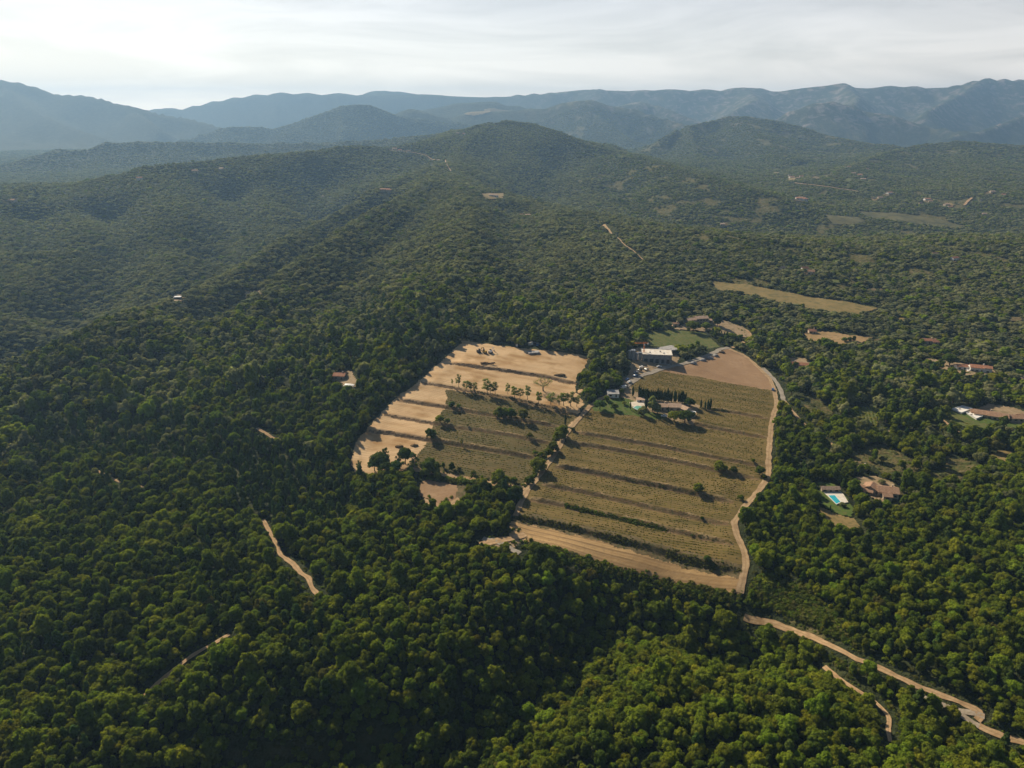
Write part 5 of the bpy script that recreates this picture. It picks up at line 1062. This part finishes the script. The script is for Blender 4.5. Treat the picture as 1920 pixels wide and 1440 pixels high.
for nm, px, py, w, d, h, rz, wm, rm, lab in [('small_house', 1740, 643, 12, 6, 3, -.1, STUCCO, TILE_R, 'small dark pink roofed house alone in the woods at upper right'), ('edge_house', 1918, 715, 8, 6, 3, .2, STUCCO, TILE_P, 'cream house cut by the right edge of the picture'),
        ('woodland_house', 638, 709, 9, 7, 3, -.1, STONE, TILE_R, 'house with a terracotta roof in the woods left of the fields'), ('hill_house', 472, 556, 11, 5, 3, .05, STUCCO, TILE_P, 'pink house on the wooded hill at left'), ('white_cabin', 334, 562, 7, 4.5, 3.4, .1, DARK, WPAINT, 'small cabin with a white roof on the wooded hill at far left'),
        ('ridge_house', 722, 359, 20, 9, 5, .05, STUCCO, TILE_R, 'long reddish house high on the central spur'), ('ridge_house', 924, 369, 16, 7, 4, .0, WHITE, TILE_P, 'white house on the shoulder right of the spur'), ('ridge_house', 990, 408, 9, 7, 5, -.1, WHITE, TILE_P, 'white gabled house on the wooded slope'),
        ('ridge_house', 978, 406, 7, 5, 3.5, .1, STUCCO, TILE_R, 'low house just left of the white gabled one'), ('hilltop_house', 1354, 424, 9, 8, 5, 0, STUCCO, TILE_P, 'little orange house on the crest behind the far woods'), ('valley_villa', 1500, 376, 22, 12, 6, -.1, WHITE, TILE_R, 'large white villa with orange roof in the valley'),
        ('tan_field_house', 1522, 625, 7, 5, 3, -.1, STUCCO, TILE_R, 'small house by the top corner of the tan field')]:
    house(nm, lab, px, py, [(0, 0, w, d, h, 0, 1.5)] + ([(w * .45, -d * .4, w * .5, d * .7, h * .8, .1, 1.2)] if w > 10 else []), rz, 'house', wm, rm, 'gable' if nm != 'white_cabin' else 'flat', 1)
def place(px): return ['by the left edge', 'left of the middle', 'near the middle', 'right of the middle', 'well to the right', 'by the right edge'][min(5, int(px / 320))]
village = [(1456,327,14),(1484,334,16),(1496,336,11),(1480,331,9),(1502,333,12),(1590,315,16),(1600,327,12),(1612,330,14),(1626,319,10),(1618,338,14),(1667,364,16),(1650,373,12),(1638,374,9),(1738,376,16),(1744,380,9),(1774,386,14),(1781,391,10),(1838,378,8),(1860,362,12),(1881,368,9),(1725,384,8),(1845,404,9),(1788,489,11),(1752,481,7),(1466,508,7),(1508,509,8),(1520,515,8),(740,281,14),(750,284,11),(766,286,12),(858,252,10),(870,253,8),(366,323,14),(416,319,12),(262,337,12),(24,379,14),(606,371,5)]
for i, (px, py, w) in enumerate(village):
    far = py < 300; zone = ('on the skyline ridge' if py < 300 else 'on the ridge at left') if px < 900 else ('in the hamlet below the far hills' if px < 1630 and py < 345 else ('on the right hand valley floor' if py < 420 else 'in the woods beyond the vineyards'))
    house('cottage', '%s walled cottage %s, %s' % (['cream', 'white', 'pinkish'][i % 3], zone, place(px)), px, py, [(0, 0, w, w * .6, 4.4, 0, 1.8)], (i * .7) % 1.2 - .6, 'cottage', [STUCCO, WHITE, STUCCO][i % 3], [TILE_P, TILE_R, TILE][i % 3], 'gable', 0, 'scattered cottages far off', nwin=2)

# ------------------------------------------------------------------ vehicles and loose things
def car(name, label, px, py, rz, paint, van=False):
    p = g1(px, py); e = empty(name, (p[0], p[1], p[2] + (.3 if not van else .3)), rz, label=label, cat='van' if van else 'car'); L_, Wd = (5.4, 2.0) if van else (4.3, 1.8)
    prof = [(-L_/2, .35), (-L_/2, .95), (-L_/2 + .1, 1.0), (-1.3, 1.05), (-.75, 1.5), (.9, 1.52), (1.75, 1.0), (L_/2, .9), (L_/2, .35)] if not van else [(-L_/2, .35), (-L_/2, 1.0), (-L_/2 + .8, 1.15), (-L_/2 + 1.5, 2.3), (L_/2, 2.35), (L_/2, .35)]
    n = len(prof); b = MB(); b.add([(x, -Wd / 2, z) for x, z in prof] + [(x, Wd / 2, z) for x, z in prof], [tuple(range(n)), tuple(reversed(range(n, 2 * n)))] + [(i, i + n, (i + 1) % n + n, (i + 1) % n) for i in range(n)]); b.build('body', paint, e)
    if van: MB().box((-L_/2 + 1.16, 0, 1.72), (.5, Wd * .88, .7)).build('windscreen', GLASS, e)
    else: MB().box((.1, 0, 1.27), (1.9, Wd + .03, .34)).build('window', GLASS, e); MB().add([(-1.28, -.8, 1.08), (-.78, -.75, 1.5), (-.78, .75, 1.5), (-1.28, .8, 1.08)], [(0, 1, 2, 3)]).build('windscreen', GLASS, e)
    for sx in (-1.35, 1.35):
        for sy in (-1, 1): MB().tube([(sx, sy * (Wd / 2 - .12), .34), (sx, sy * (Wd / 2 + .04), .34)], .34, 12).build('wheel', RUBBER, e)
    for sy in (-.65, .65): MB().box((-L_/2 - .01, sy, .75), (.06, .3, .16)).build('headlight', WPAINT, e)
    return e
car('parked_car', 'dark blue car driving on the track at the right edge of the field', 1449, 732, 1.2, BLUE)
car('van', 'white van parked where the farm tracks meet', 1168, 729, .3, WPAINT, True)
for x, y, rz, m, lab in [(1180,718,.6,WPAINT,'white car parked at the corner of the gravel road'),(1176,713,.9,BLUE,'blue car parked under the trees by the gravel road'),(1191,706,.5,BLUE,'blue car halfway along the shaded car park'),(1193,700,.2,SILVER,'silver car near the trees of the car park'),(1199,696,.3,BLACKP,'black car in the shaded car park'),(1203,690,.2,WPAINT,'white car nearest the farm building'),(1212,694,.5,SILVER,'silver car beside the gravel road'),(1236,689,.1,WPAINT,'white car in front of the farm building'),(1160,730,.2,BLACKP,'dark car behind the low house'),(1245,782,-.3,WPAINT,'white car in the villa courtyard')]:
    car('parked_car', lab, x, y, rz, m)
def excavator(label, px, py, rz, paint):
    p = g1(px, py); e = empty('excavator', tuple(p + np.array([0, 0, .1])), rz, label=label, cat='excavator')
    for sy in (-1.05, 1.05):
        MB().tube([(-1.6, sy, .45), (1.6, sy, .45)], .45, 8).box((0, sy, .45), (3.6, .55, .8)).build('track', RUBBER, e)
    MB().box((-.3, 0, 1.5), (3.2, 2.3, 1.1)).box((-1.5, 0, 1.9), (1.0, 2.2, .9)).build('body', paint, e)
    MB().box((.55, .62, 2.35), (1.4, .95, 1.5)).build('cab', GLASS, e)
    MB().tube([(1.0, -.2, 1.7), (2.8, -.2, 4.1), (4.2, -.2, 3.9)], .24, 6).tube([(4.2, -.2, 4.0), (5.0, -.2, 1.6)], .19, 6).build('arm', paint, e)
    MB().box((4.9, -.2, 1.0), (.9, 1.1, .9)).box((4.5, -.2, .6), (.3, 1.1, .3)).build('bucket', STEEL, e)
excavator('dark excavator at left of three on the bare earth', 898, 661, .4, BLACKP); excavator('yellow excavator in the middle of three on the bare earth', 909, 662, 2.2, YELLOW); excavator('white topped excavator at right of three on the bare earth', 920, 662, 1.0, WPAINT)
def heap(name, px, py, w, d, h, m, label, cat):
    p = g1(px, py); r = np.random.default_rng(int(px)); V, Fq = CS[4]; V = V.copy() * [w / 2, d / 2, h] * (1 + .14 * r.normal(size=(len(V), 1))); V[:, 2] = np.maximum(V[:, 2], -.4)
    o = link(name, np_mesh(name, V, Fq, True), m); o.location = tuple(p); tag(o, label, cat)
heap('soil_heap', 1048, 704, 10, 4, 1.6, BANK, 'dark soil heap on the edge of the upper bank', 'heap')
heap('sand_heap', 1094, 737, 9, 6, 3.0, SAND, 'orange sand heap under the trees at the end of the tree row', 'heap')
heap('sand_heap', 968, 919, 4, 5, 1.2, SAND, 'small orange sand heap beside the lower wood', 'heap')
for i, (px, py, w) in enumerate([(749,838,6),(777,836,5.5),(1353,661,6)]): heap('brush_heap', px, py, w, 3.2, 1.5, BANK if i < 2 else BARK, ['dark brush heap at left on the combed earth', 'dark brush heap at right on the combed earth', 'dark heap beside the gravel road at the top of the brown field'][i], 'heap')
for i, (px, py, w) in enumerate([(1330,672,7),(1318,676,6),(1342,668,6),(1300,682,6)]): heap('gravel_heap', px, py, w, 4, 2.0, CONC, 'grey gravel heap beside the road over the brown field, %s from the right' % ORD[[1,2,0,3][i]], 'heap')
def logs():
    p = g1(915, 683); m = MB(); r = random.Random(3)
    for k in range(26): a = r.uniform(-.5, .5); x = r.uniform(-5, 5); y = r.uniform(-1.2, 1.2); z = .2 + r.random() * 1.1; m.tube([(x - 1.8 * math.cos(a), y - 1.8 * math.sin(a), z), (x + 1.8 * math.cos(a), y + 1.8 * math.sin(a), z + r.uniform(-.2, .3))], r.uniform(.12, .28), 6)
    o = m.build('log_pile', BARK); o.location = tuple(p); tag(o, 'long pile of felled trunks on the upper bare earth', 'log pile')
logs()
def tent():
    p = g1(656, 723); e = empty('pool_cover', tuple(p + np.array([0, 0, .3])), -.3, label='white rounded pool cover in the woods left of the fields', cat='pool cover'); m = MB(); n = 9; vs = []
    for x in (-4, -2, 0, 2, 4):
        for k in range(n): a = math.pi * k / (n - 1); s = 1 - .04 * x * x / 4; vs.append((x, math.cos(a) * 2.2 * s, math.sin(a) * 1.1 * s))
    m.add(vs, [(i * n + k, i * n + k + 1, (i + 1) * n + k + 1, (i + 1) * n + k) for i in range(4) for k in range(n - 1)] + [tuple(range(n)), tuple(reversed(range(4 * n, 5 * n)))]); m.build('cover', WPAINT, e)
    MB().box((0, 0, -.25), (9.5, 5.6, .4)).build('base', PAVE, e)
tent()
for i, (px, py) in enumerate([(993,647),(997,646),(1003,647),(1008,648),(969,649)]):
    p = g1(px, py); e = empty('container', tuple(p), .4 * i, label='grey skip and container among the trees above the bare earth, %s from the left' % ORD[[1,2,3,4,0][i]], cat='container', group='containers behind the bare earth')
    MB().box((0, 0, 1.1), (2.6, 1.8, 2.2)).build('body', [STEEL, WPAINT, DARK, BLUE, WPAINT][i], e); MB().box((0, 0, 2.26), (2.7, 1.9, .12)).build('lid', STEEL, e)
def rock_line():
    m = MB(); P = ground([1580,1588,1596,1602], [1008,1010,1014,1016], H)
    for k in range(14):
        q = P[0] + (P[-1] - P[0]) * (k / 13); m.box((q[0], q[1] + math.sin(k) * .4, q[2] + .7), (.9, .7, 1.0), k)
    o = m.build('stone_wall', WHITE); tag(o, 'short pale rubble wall on the slope below the tiled villa', 'wall')
rock_line()

# ------------------------------------------------------------------ haze
def build_haze():
    m, nt = new_mat('haze_air'); L = nt.links.new; out = N(nt, 'ShaderNodeOutputMaterial'); v = N(nt, 'ShaderNodeVolumePrincipled')
    v.inputs['Color'].default_value = (.37, .63, 1.0, 1); v.inputs['Density'].default_value = 1.1e-4; v.inputs['Anisotropy'].default_value = .3
    L(v.outputs[0], out.inputs['Volume'])
    b = RMAX * 1.02 + 150; top = float(TAB.max()) + 25; lo = float(TAB.min()) - 6
    o = MB().box((0, 0, (top + lo) / 2), (2 * b, 2 * b, top - lo)).build('haze', m); tag(o, 'pale blue haze hanging over the hills and thickening towards the mountains', None, None, 'stuff')
build_haze()
